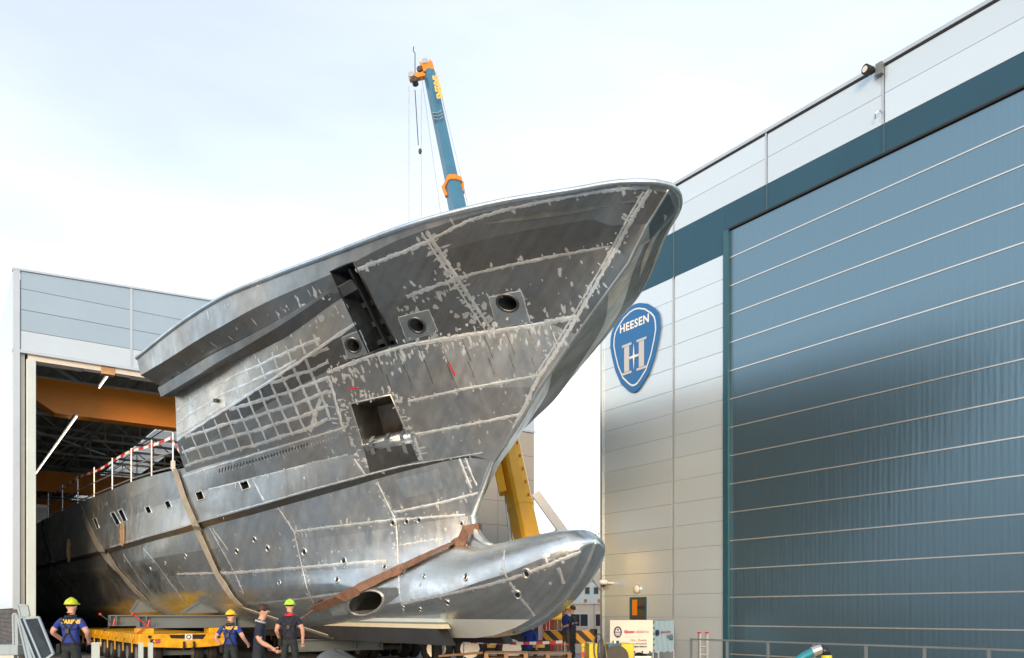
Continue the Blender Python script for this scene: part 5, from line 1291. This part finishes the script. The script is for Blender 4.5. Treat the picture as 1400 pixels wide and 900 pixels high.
def harness(col=None, letters=False, vest=False):
    def f(root, s, back, lp2, bvh, hc, V):
        back(lp2((-.13, 1.42), (0, 1.22)), .035, 'harness', 'harness_strap'); back(lp2((.13, 1.42), (0, 1.22)), .035, 'harness', 'harness_strap')
        back(lp2((0, 1.22), (-.13, .98)), .035, 'harness', 'harness_strap'); back(lp2((0, 1.22), (.13, .98)), .035, 'harness', 'harness_strap')
        back(lp2((-.16, .985), (.16, .985)), .05, 'harness', 'belt'); back(lp2((-.16, 1.25), (.16, 1.25)), .03, 'harness', 'harness_strap')
        MB().obox(Vector((0, -.135, 1.22))*s + (V[2] - Vector((0, 0, 1.32))*s)*.7, Vector((.03, 0, 0)), Vector((0, .012, 0)), Vector((0, 0, .04))).build('d_ring', 'cable', root)
        if col:
            h_ = [V[3] + Vector((.088*math.cos(a*.4), -.0 + .085*math.sin(a*.4), .025 + .012*math.sin(a*.4)))*s for a in range(16)]; MB().tube(h_, .022*s, 6, closed=True).build('collar', col, root, smooth=True)
        MB().obox(Vector((-.19, -.03, .90))*s, Vector((.04, 0, 0)), Vector((0, .06, 0)), Vector((0, 0, .09))).build('tool_pouch', 'harness', root, bev=.02)
        if letters:
            root['_o'] = (0, 0, 0); t = text('lettering', 'SARENS', .095*s, 'letter_yellow', root, (-.125*s, -.5, 1.355*s), (1,0,0), (0,0,1), .0, .004)
            for v in t.data.vertices:
                h, nr, _, _ = bvh.ray_cast(Vector((v.co.x, -1, v.co.z)), Vector((0,1,0)))
                if h is not None: v.co.y = h.y - .010
    return f
HD = -YAW                                       # facing straight away from the camera
def stand(px, d): p = on_d(px, 900, d); return (p.x, p.y, 0)
person('worker in blue shirt and lime helmet standing left of the transporter', stand(97, 15), HD + R(2), 1.80, arms={'L': ((.31, -.05, 1.20), (.25, .16, 1.06)), 'R': ((.31, -.05, 1.19), (.24, .16, 1.04))}, helmet='hel_lime', yoke='shirt_yoke', extras=harness('navy_cloth', True))
person('worker in blue shirt and yellow helmet standing with hand on hip before the transporter', stand(315, 17.3), HD - R(6), 1.60, arms={'L': ((.34, -.08, 1.16), (.20, .0, .96)), 'R': ((.31, -.02, 1.18), (.33, .18, 1.02))}, helmet='hel_yellow', yoke='shirt_yoke', extras=harness('shirt_yoke', True))
person('worker in dark T-shirt and bright green helmet with red collar', stand(396, 18), HD + R(3), 1.83, arms={'L': ((.27, -.04, 1.16), (.25, .12, 1.0)), 'R': ((.28, -.02, 1.15), (.27, .03, .92))}, legs={'L': ((.13, .02, .51), (.16, -.02, .09)), 'R': ((.12, .03, .51), (.15, .0, .09))}, shirt='navy_cloth', helmet='hel_green', extras=harness('collar_red'), sleeve=.55)
def specs(root, s, back, lp2, bvh, hc, V):
    MB().tube([hc + Vector((.032*k, .108 - .01*abs(k), .0))*s for k in (-2, -1, 0, 1, 2)], .005, 5).build('glasses', 'black', root)
    h_ = [V[3] + Vector((.085*math.cos(a*.4), .0 + .08*math.sin(a*.4), .02 - .02*math.sin(a*.4)))*s for a in range(16)]; MB().tube(h_, .022*s, 6, closed=True).build('collar', 'collar_pale', root, smooth=True)
person('bareheaded dark-haired man with glasses walking right past the workers', stand(353, 14.2), HD - R(80), 1.70, arms={'L': ((.24, -.10, 1.15), (.25, .12, 1.02)), 'R': ((.22, .02, 1.14), (.20, .26, 1.0))}, legs={'L': ((.09, .16, .53), (.09, .05, .10)), 'R': ((.09, -.04, .51), (.09, -.28, .16))}, lean=.10, shirt='navy_cloth', helmet=None, extras=specs, sleeve=.75)
def far(px, d, **k): p = on_d(px, 900, d); return (p.x, p.y, gz(p.x, p.y))
person('distant worker in blue overalls and yellow helmet before the striped outrigger', far(774.5, 27.6), HD - R(60), 1.80, arms={'R': ((.25, .02, 1.18), (.16, .22, 1.22)), 'L': ((.25, .02, 1.18), (.16, .22, 1.20))}, shirt='shirt_blue', trousers='brown_cloth', helmet='hel_yellow', sleeve=1.1)
person('distant bareheaded man in dark jacket facing the worker in yellow helmet', far(783, 27.6), HD + R(70), 1.80, arms={'L': ((.25, .04, 1.16), (.18, .24, 1.10))}, shirt='navy_cloth', helmet=None, sleeve=1.1)
person('crouching figure in blue cap below the bulb behind the tape', far(722, 24.4), HD - R(30), 1.75, legs={'L': ((.14, .30, .46), (.14, .02, .09)), 'R': ((.14, .30, .46), (.14, .02, .09))}, shirt='shirt_blue', helmet='hel_blue', lean=.4, crouch=.42, sleeve=1.1)
# ================================================================== yard clutter
# ---- tarpaulin trailer
d = 20.0; p0 = on_d(834, 893, d); tw = on_d(892.5, 893, d)
ex = ux; ey = uy; Lt = (tw - p0).dot(ux); zb, zt = p0.z, on_d(834, 848, d).z
tr = thing('tarpaulin_trailer', 'small box trailer under a white and pale blue tarpaulin with printed letters', 'trailer', (p0.x, p0.y, 0))
def T(u, v, z): q = Vector((p0.x, p0.y, 0)) + ux*u + uy*v; return Vector((q.x, q.y, z))
rt = on_d(921.5, 893, d + 1.0); W2 = (rt - p0).dot(ux)
yaw_side = Vector((rt.x, rt.y, 0)) - (Vector((p0.x, p0.y, 0)) + ux*Lt)
P = [T(0,0,0), T(Lt,0,0)]; e_ = yaw_side
def ripple(A, B, z0, z1, m, name, seed):
    mb = MB(); n, k = 16, 8; rg = random.Random(seed); nrm = (B - A).cross(Vector((0,0,1))).normalized()
    for j in range(k+1):
        for i in range(n+1):
            q = A.lerp(B, i/n); o = .012*math.sin(i*1.7 + j*.8 + seed) * (0 if i in (0, n) else 1); mb.v.append(Vector((q.x, q.y, z0 + (z1-z0)*j/k + (.02*math.sin(i*1.3) if j == 0 else 0))) + nrm*o)
    mb.f = [(j*(n+1)+i, j*(n+1)+i+1, (j+1)*(n+1)+i+1, (j+1)*(n+1)+i) for j in range(k) for i in range(n)]; return mb.build(name, m, tr, smooth=True)
ripple(P[0], P[1], zb, zt, 'tarp_white', 'tarpaulin_side', 1); ripple(P[1], P[1] + e_, zb, zt - .01, 'tarp_blue', 'tarpaulin_end', 2)
back_ = [P[0] + e_*1.0, P[0]]
MB().add([Vector((q.x, q.y, zt)) for q in (P[0], P[1], P[1] + e_, P[0] + e_)], [(0,1,2,3)]).build('tarpaulin_top', 'tarp_white', tr); ripple(P[0] + e_, P[0], zb, zt, 'tarp_white', 'tarpaulin_end', 3)
ripple(P[1] + e_, P[0] + e_, zb, zt, 'tarp_white', 'tarpaulin_side', 4)
MB().add([Vector((q.x, q.y, zb + .02)) for q in (P[0], P[1], P[1] + e_, P[0] + e_)], [(0,1,2,3)]).build('load_floor', 'steel_grey', tr)
for q in (P[0], P[0].lerp(P[1], .55), P[1], P[1] + e_*.25, P[1] + e_*.97): MB().cyl(Vector((q.x, q.y, .3)), Vector((q.x, q.y, zb + .04)), .03, 8).build('stake', 'galv', tr)
MB().bar(P[0] + Vector((0,0,.45)) + uy*.1, P[1] + Vector((0,0,.45)) + uy*.1, .08, .12).build('chassis_rail', 'galv', tr)
for u in (.45, .62):
    c = P[0].lerp(P[1], u) + uy*.25 + Vector((0,0,.28)); wq = lathe(MB(), c, uy, [(-.08,.2),(-.09,.26),(.09,.26),(.08,.2)], 16).build('wheel', 'rubber', tr, smooth=True); lathe(MB(), c, uy, [(-.085,.19),(-.03,.1),(.03,.1)], 12).build('rim', 'galv', wq)
fo = -uy*.02
def ov(u, z, rx, rz, off, m, name, base=P[0], dirx=ux, n=20): 
    c = base + dirx*u + Vector((0,0,z)); nn = dirx.cross(Vector((0,0,1))).normalized()
    return MB().prism([c + dirx*rx*math.cos(2*math.pi*i/n) + Vector((0,0,rz*math.sin(2*math.pi*i/n))) + nn*off for i in range(n)], nn*.004).build(name, m, tr)
zc_ = zb + (zt - zb)*.64; sc = Lt / 58.5
em = ov(10.5*sc, zc_, 5.6*sc, 7.9*sc, .02, 'navy', 'emblem')
for (dz, hw) in ((1.2, 3.6), (-1.6, 3.6), (-4.0, 3.0)):
    c = P[0] + ux*10.5*sc + Vector((0,0,zc_ + dz*sc)); MB().obox(c - uy*.027, ux*hw*sc, uy*.001, Vector((0,0,.55*sc))).build('emblem_bar', 'white', tr)
MB().tube([P[0] + ux*(10.5 + 2.3*math.cos(math.pi*i/8))*sc + Vector((0,0,zc_ + (1.5 + 3.6*math.sin(math.pi*i/8))*sc)) - uy*.027 for i in range(9)], .6*sc, 6).build('emblem_arch', 'white', tr)
text('lettering', 'tijssen', 6.0*sc, 'lilac_red', tr, P[0] + ux*18.8*sc + Vector((0,0,zc_ - 1.3*sc)) - uy*.022, ux, (0,0,1), .001, .004)
text('lettering', 'elektro', 6.0*sc, 'lilac_red', tr, P[0] + ux*35.2*sc + Vector((0,0,zc_ - 1.3*sc)) - uy*.022, ux, (0,0,1), .001, 0)
MB().obox(P[0] + ux*34.5*sc + Vector((0,0,zc_ - 5.4*sc)) - uy*.022, ux*15*sc, uy*.001, Vector((0,0,.14*sc))).build('rule_line', 'logo_silver', tr)
text('lettering', 'Oss - Zwolle', 4.2*sc, 'lilac_red', tr, P[0] + ux*50*sc + Vector((0,0,zc_ - 12.5*sc)) - uy*.022, ux, (0,0,1), .001, 0, 'RIGHT')
text('lettering', 'tel. 0412-644170', 2.9*sc, 'navy', tr, P[0] + ux*50*sc + Vector((0,0,zc_ - 17*sc)) - uy*.022, ux, (0,0,1), .001, 0.001, 'RIGHT')
text('lettering', 'www.tijssen-elektro.nl', 2.5*sc, 'navy', tr, P[0] + ux*50*sc + Vector((0,0,zc_ - 20.6*sc)) - uy*.022, ux, (0,0,1), .001, 0.003, 'RIGHT')
en = e_.normalized(); nn = en.cross(Vector((0,0,1))).normalized(); Le = e_.length; se = Le/29.0*1.0
ov(.17*Le, zb + (zt-zb)*.61, .095*Le, 4.4*sc, .02, 'navy', 'emblem', P[1], en)
text('lettering', 'tijssen elektro', .082*Le*1.0, 'lilac_red', tr, P[1] + en*.34*Le + Vector((0,0,zb + (zt-zb)*.59)) + nn*.022, en, (0,0,1), .001, 0.001)
for k in range(3): text('lettering', ('tel. 0412', '-644170', 'www'[:3])[k], .085*Le, 'navy', tr, P[1] + en*.92*Le + Vector((0,0,zb + (zt-zb)*(.46 - .055*k))) + nn*.022, en, (0,0,1), .001, 0, 'RIGHT')
for k in range(6):
    c = P[1] + en*.02 + Vector((0,0,zb + (zt-zb)*(.08 + .17*k))); MB().obox(c + nn*.02, en*.018, nn*.006, Vector((0,0,.022))).build('eyelet', 'cable', tr)
    c = P[0].lerp(P[1], .03 + .18*k) + Vector((0,0,zb + .03)); MB().obox(c - uy*.02, ux*.018, uy*.006, Vector((0,0,.022))).build('eyelet', 'cable', tr)

# ---- yellow welding machine with hose reel and gas wheel
d = 17.5; c = on_d(850, 900, d); mw = thing('welding_machine', 'yellow and blue wheeled machine with cable reel in front of the trailer', 'machine', (c.x, c.y, 0))
def Mx(px, py, dv=0): q = on_d(px, py, d); return q + uy*dv
a, b = on_d(851, 900, d), on_d(869.5, 881, d)
def bx2(px0, py0, px1, py1, z0, dv, dep, m, name, bev=.02):
    a, b = on_d(px0, py1, d), on_d(px1, py0, d); cc2 = (a + b)/2 + uy*(dv + dep/2); ln = (b - a).dot(ux)/2; z1 = b.z; z0 = a.z if z0 is None else z0
    return MB().obox(Vector((cc2.x, cc2.y, (z0 + z1)/2)), ux*ln, uy*dep/2, Vector((0,0,(z1 - z0)/2))).build(name, m, mw, bev=bev)
bx2(806, 880, 818, 900, .25, .1, .9, 'machine_yellow', 'side_cabinet'); bx2(834, 881, 869, 900, .25, .25, .8, 'machine_yellow', 'main_cabinet'); bx2(832, 880.5, 851, 887.5, None, .12, .12, 'machine_blue', 'control_panel')
rc = Mx(843, 899, .02); lathe(MB(), rc, uy, [(-.02,.26),(0,.26),(.0,.20),(.16,.20),(.16,.26),(.18,.26)], 18).build('cable_reel', 'cable', mw)
for k, (px, py, rx, rz) in enumerate(((818, 886, .10, .30), (821, 890, .06, .24))):
    q = Mx(px, py, -.05); MB().tube([q + ux*rx*math.cos(2*math.pi*i/20) + Vector((0,0,rz*math.sin(2*math.pi*i/20))) for i in range(20)], .014, 6, closed=True).build('hose_loop', 'cable', mw)
for k in range(8):
    q = Mx(824 + rng.random()*4, 891, -.03 + .02*k); MB().tube([q + Vector((0,0,.12)), q + ux*.05*rng.random() - Vector((0,0,.1)), q + ux*(.06*rng.random()-.03) - Vector((0,0,.42))], .018, 6).build('hanging_hose', 'strap_cream' if k % 2 else 'cable', mw)
MB().cyl(Mx(842, 880, .2), Mx(842, 876.5, .2), .05, 10).build('filler_cap', 'galv', mw); MB().cyl(Mx(845.5, 880, .2), Mx(845.5, 876.5, .2), .04, 10).build('filler_cap', 'cable', mw)
for u in (-.2, .35):
    q = Vector((c.x, c.y, .16)) + ux*u + uy*.3; lathe(MB(), q, uy, [(-.05,.1),(-.05,.16),(.05,.16),(.05,.1)], 14).build('wheel', 'rubber', mw)
q = on_d(797, 900, 19); vp = thing('yellow_valve_post', 'small yellow post with red tag left of the welding machine', 'post', (q.x, q.y, 0)); z1 = on_d(797, 883, 19).z
MB().cyl((q.x, q.y, 0), (q.x, q.y, z1), .035, 10).build('post', 'machine_yellow', vp); MB().ell((q.x, q.y, z1), .05, .05, .07, 10, 6).build('cap', 'machine_yellow', vp); MB().obox((q.x - .05, q.y - .05, z1 - .2), ux*.04, uy*.005, Vector((0,0,.06))).build('tag', 'red', vp)

# ---- aluminium ladder, railing, hose
d = 18.6; a, b = on_d(956.2, 900, d), on_d(966.4, 900, d); ld = thing('ladder', 'short aluminium ladder standing upright by the wall railing', 'ladder', (a.x, a.y, 0)); z1 = on_d(956, 866, d).z
for q in (a, b): MB().box((q.x - .025, q.y - .03, 0), (q.x + .025, q.y + .03, z1)).build('stile', 'galv', ld, bev=.005); MB().box((q.x - .03, q.y - .035, z1), (q.x + .03, q.y + .035, z1 + .03)).build('end_cap', 'red', ld)
for k in range(4): MB().cyl((a.x, a.y, z1 - .14 - .17*k), (b.x, b.y, z1 - .14 - .17*k), .017, 8).build('rung', 'galv', ld)
RX = 13.0; ry = [on_x(px, 874, RX).y for px in (945, 994, 1050, 1113, 1184, 1264, 1352)] + [3.5, 2.6]
rl = thing('wall_railing', 'low dark steel railing in front of the right hall door', 'railing', (RX, ry[0], 0)); zt_ = on_x(945, 874, RX).z; 
for y in ry: MB().box((RX - .02, y - .02, 0), (RX + .02, y + .02, zt_ - .016)).build('post', 'steel_grey', rl)
for z in (zt_, zt_ - .42): MB().bar((RX, ry[0] + .02, z), (RX, ry[-1], z), .035, .03).build('rail', 'steel_grey', rl)
d = 9.5; q = [on_d(1088, 905, d), on_d(1100, 897, d), on_d(1110, 892, d), on_d(1119, 888.5, d), on_d(1122, 888, d)]; hs = thing('suction_hose', 'teal hose on a yellow bent pipe at the bottom right', 'hose', (q[0].x, q[0].y, 0))
MB().tube([(q[0].x - .3, q[0].y + .3, .03), q[0] - Vector((0,0,.15))] + q[:4], .05, 12).build('hose', 'hose_teal', hs, smooth=True); MB().tube(q[2:5], .058, 12).build('coupling', 'galv', hs)
g1 = on_d(1127, 890, d); g2 = on_d(1130, 896, d); MB().tube([q[4], g1, g2], .055, 12).build('elbow', 'dark_steel', hs, smooth=True); MB().tube([g2, Vector((g2.x, g2.y, 0))], .06, 12).build('standpipe', 'machine_yellow', hs, smooth=False)
# ---- pallets with boards
def pallet(px0, px1, py, d, label, n=7):
    a, b = on_d(px0, py, d), on_d(px1, py, d); t = thing('pallet_stack', label, 'pallet', (a.x, a.y, 0), 'timber pallet stacks below the bulb'); Ln = (b - a).dot(ux); zt = a.z
    for k in range(n):
        c = Vector((a.x, a.y, zt - .011)) + ux*Ln/2 + uy*(.06 + .16*k); MB().obox(c, ux*Ln/2, uy*.06, Vector((0,0,.011))).build('board', 'wood', t)
    for u in (.05, .5, .95):
        c = Vector((a.x, a.y, zt - .07)) + ux*Ln*u + uy*.5; MB().obox(c, ux*.05, uy*.52, Vector((0,0,.045))).build('bearer', 'wood', t)
    c = Vector((a.x, a.y, zt - .13)) + ux*Ln/2 + uy*.5; MB().obox(c, ux*Ln/2*.97, uy*.5, Vector((0,0,.012))).build('base_board', 'wood', t)
    c = Vector((a.x, a.y, (zt - .145)/2)) + ux*Ln/2 + uy*.5; MB().obox(c, ux*Ln/2*.9, uy*.45, Vector((0,0,(zt - .145)/2))).build('crate', 'wood', t)
pallet(662, 722, 893, 19.5, 'timber pallet stack left of the two below the bulb'); pallet(716, 782, 893.5, 21.0, 'timber pallet stack right of the two below the bulb')
pl = [on_d(600, 897, 20.5), on_d(660, 892.5, 20.5)]
t = MB().bar(pl[0], pl[1], .2, .05).build('plank', 'wood', origin=pl[0]); tag(t, 'loose timber plank lying left of the pallet stacks', 'plank')
# block stand under the tape, bollard-like keel block
c = on_d(597, 886, 24); kb = thing('keel_block', 'dark stub post on feet between the keel and the pallets', 'post', (c.x, c.y, 0)); MB().cyl((c.x, c.y, 0), (c.x, c.y, .95), .15, 12).build('stub', 'black', kb); MB().box((c.x - .3, c.y - .2, 0), (c.x + .3, c.y + .2, .05)).build('foot', 'cable', kb)
tape([on_d(634 + 9*i, 877 + 2.5*math.sin(math.pi*i/15) + (i*.04), 22.5) for i in range(16)], 'red and white barrier tape strung below the bulb', .08, .22)
for px in (634, 772):
    q = on_d(px, 877.5, 22.5); t = thing('tape_post', 'thin post holding the barrier tape at its %s end' % ('keel' if px == 634 else 'trailer'), 'post', (q.x, q.y, 0)); MB().cyl((q.x, q.y, 0), q, .02, 6).build('pole', 'galv', t); MB().cyl((q.x, q.y, 0), (q.x, q.y, .04), .15, 12).build('foot', 'rubber', t)

# ---- far yard: containers, cabins, shed, brace, trees
def far_box(px0, px1, py0, d, dep, m, name, parent, z0=None):
    a, b = on_d(px0, py0, d), on_d(px1, py0, d); ln = (b - a).dot(ux)/2; z0 = gz(a.x, a.y) if z0 is None else z0; c = (a + b)/2 + uy*dep/2
    return MB().obox(Vector((c.x, c.y, (z0 + a.z)/2)), ux*ln, uy*dep/2, Vector((0,0,(a.z - z0)/2))).build(name, m, parent)
def cabin(px0, px1, py0, d, label, wins, ac):
    q = on_d(px0, 880, d); t = thing('site_cabin', label, 'cabin', (q.x, q.y, gz(q.x, q.y)), 'site cabins beyond the hall'); far_box(px0, px1, py0, d, 2.6, 'cabin', 'wall', t); far_box(px0 - .3, px1 + .3, py0 - 1.5, d - .1, 2.8, 'white', 'roof_edge', t, on_d(px0, py0, d).z)
    for (a, b) in wins:
        f = far_box(a, b, 838, d - .05, .06, 'white', 'window', t, on_d(a, 858, d).z); far_box(a + 1.5, b - 1.5, 840, d - .07, .03, 'glass_dark', 'pane', f, on_d(a, 856, d).z); far_box((a + b)/2 - .4, (a + b)/2 + .4, 840, d - .09, .02, 'white', 'mullion', f, on_d(a, 856, d).z)
    for x in ac:
        u = far_box(x, x + 10, 818.5, d + .3, .4, 'offwhite', 'air_conditioner', t, on_d(x, 824.3, d + .3).z); cc3 = on_d(x + 5.5, 821.5, d + .28); lathe(MB(), cc3, uy, [(-.03,.09),(-.01,.11)], 14).build('fan', 'rust_container', u)
cabin(778, 812, 826, 50, 'white site cabin with window and air conditioner behind the two distant men', [(781, 805)], [795]); cabin(812.6, 850, 826, 50, 'white site cabin cut off by the corner of the right hall', [(813, 836)], [814])
def container(px0, px1, py0, d, m, label):
    q = on_d(px0, 880, d); t = thing('shipping_container', label, 'container', (q.x, q.y, gz(q.x, q.y)), 'containers beyond the bulb'); far_box(px0, px1, py0, d, 6, m, 'body', t)
    n = 5
    for i in range(n): far_box(px0 + (px1-px0)*(i+.2)/n, px0 + (px1-px0)*(i+.5)/n, py0 + 2, d - .06, .05, m, 'corrugation', t)
    for k in (.35, .65): far_box(px0 + (px1-px0)*k - .3, px0 + (px1-px0)*k + .3, py0 + 3, d - .1, .03, 'galv', 'locking_bar', t)
container(742, 756, 836, 44, 'red_container', 'red shipping container beneath the tip of the bulb'); container(756.5, 774, 832, 44.3, 'rust_container', 'brown shipping container between the red one and the cabins')
q = on_d(830, 880, 85); sh_ = thing('far_shed', 'pale blue shed far behind the cabins', 'building', (q.x, q.y, gz(q.x, q.y))); far_box(770, 850, 795, 85, 12, 'shed_blue', 'wall', sh_)
rz = on_d(770, 795, 85).z
a, b = on_d(768, 795, 84.8), on_d(852, 795, 84.8); MB().prism([a, b, b + Vector((0,0,.6)) + uy*.0, (a + b)/2 + Vector((0,0,1.6)), a + Vector((0,0,.6))], uy*12.4).build('roof', 'shed_blue', sh_)
for k in range(6): far_box(776 + 12*k, 782 + 12*k, 803, 84.9, .05, 'glass_dark', 'window', sh_, on_d(776, 812, 85).z)
a, b = on_d(733, 676, 39.0), on_d(836, 818, 36.0); bs = thing('raking_brace', 'cream steel raking brace running down from the corner of the open hall', 'brace', (b.x, b.y, gz(b.x, b.y)))
b2 = b + (b - a)*.12; MB().bar(a, b2, .42, .34, uy).build('brace_beam', 'offwhite', bs, bev=.02); MB().obox(Vector((b2.x, b2.y, gz(b2.x, b2.y) + .2)), ux*.5, uy*.5, Vector((0,0,.25))).build('footing', 'ground', bs)
def tree(px, py, d, rad, label, seed):
    rg = random.Random(seed); top = on_d(px, py, d); g0 = gz(top.x, top.y); t = thing('tree', label, 'tree', (top.x, top.y, g0), 'trees beyond the yard'); h = top.z - g0
    tk = MB().tube([(top.x, top.y, g0), (top.x + .1, top.y, g0 + h*.45), (top.x, top.y, g0 + h*.8)], [.3, .2, .06], 8)
    for k in range(7):
        a = rg.random()*6.28; z0 = g0 + h*(.35 + .06*k); tk.tube([(top.x, top.y, z0), (top.x + rad*.7*math.cos(a), top.y + rad*.7*math.sin(a), z0 + h*.2)], [.1, .02], 5)
    tk.build('trunk', 'trunk', t); mb = MB()
    cl_ = [(Vector((rg.gauss(0, rad*.45), rg.gauss(0, rad*.45), h*(.45 + .5*rg.random()))), rad*(.25 + .2*rg.random())) for _ in range(26)]
    for c, r_ in cl_:
        for _ in range(90):
            v = Vector((rg.gauss(0,1), rg.gauss(0,1), rg.gauss(0,1))).normalized()*r_*(.6 + .4*rg.random()); q = Vector((top.x, top.y, g0)) + c + v; e1 = Vector((rg.gauss(0,1), rg.gauss(0,1), rg.gauss(0,1))).normalized()*.16; e2 = e1.cross(Vector((rg.random(), rg.random(), rg.random()))).normalized()*.10
            mb.add([q - e1, q + e2, q + e1, q - e2], [(0,1,2,3)])
    mb.build('crown', 'leaf', t)
tree(771, 728, 120, 4.5, 'distant leafy tree whose top shows above the bulb', 3); tree(845, 752, 105, 4.0, 'distant leafy tree showing beside the corner of the right hall', 5)

# ---- leaning frames and items at the left jamb
def lean_panel(p0, p1, p2, p3, d, m, label, glass=True, dd=(0, 0, 0, 0)):
    Q = [on_d(*p, d + k) for p, k in zip((p0, p1, p2, p3), dd)]; t = thing('leaning_frame', label, 'frame', (Q[0].x, Q[0].y, 0), 'blue steel frames leaning at the hall jamb'); 
    for a, b in zip(Q, Q[1:] + Q[:1]): MB().bar(a, b, .05, .05, uy).build('frame_bar', m, t)
    MB().add(Q, [(0,1,2,3)]).build('panel', 'dark_steel' if glass else m, t); return t
lean_panel((33, 846), (53, 844), (73, 894), (58, 905), 21, 'frame_blue' if 'frame_blue' in MATS else 'shed_blue', 'large dark panel with blue frame leaning outermost of the stack at the jamb', dd=(.6, .6, -.3, -.3))
lean_panel((27, 846), (33, 843), (56, 900), (50, 905), 21.4, 'shed_blue', 'middle blue frame of the stack leaning at the jamb', dd=(.5, .5, -.2, -.2))
lean_panel((24, 827), (37, 828), (40, 842), (28, 843), 21.9, 'shed_blue', 'small blue plate on top of the leaning stack', False)
lean_panel((18, 840), (23, 839), (25, 905), (19, 905), 22.2, 'shed_blue', 'narrow upright blue frame innermost at the jamb', False)
lean_panel((24, 842), (28, 846), (45, 905), (38, 905), 21.6, 'shed_blue', 'slim blue frame between the upright one and the middle one', False, dd=(.4, .4, -.1, -.1))
a = on_d(0, 896, 22); b = on_d(14, 882, 22); bb = thing('blue_crate', 'low pale blue steel crate at the bottom left corner', 'crate', (a.x, a.y, 0)); cq = (a + b)/2
MB().obox(cq + uy*.3, ux*((b - a).dot(ux)/2 + .2), uy*.3, Vector((0,0,(b.z - a.z)/2))).build('body', 'shed_blue', bb, bev=.02); MB().obox(Vector((cq.x, cq.y, a.z/2)) + uy*.3, ux*.2, uy*.25, Vector((0,0,a.z/2))).build('stand', 'galv', bb)
MB().obox(cq + uy*-.004 + ux*.12, ux*.012, uy*.004, Vector((0,0,(b.z - a.z)/2*.9))).build('rib', 'shed_blue', bb)

bpy.data.scenes.remove(TMP)
for o_ in bpy.data.objects:
    if '_o' in o_: del o_['_o']
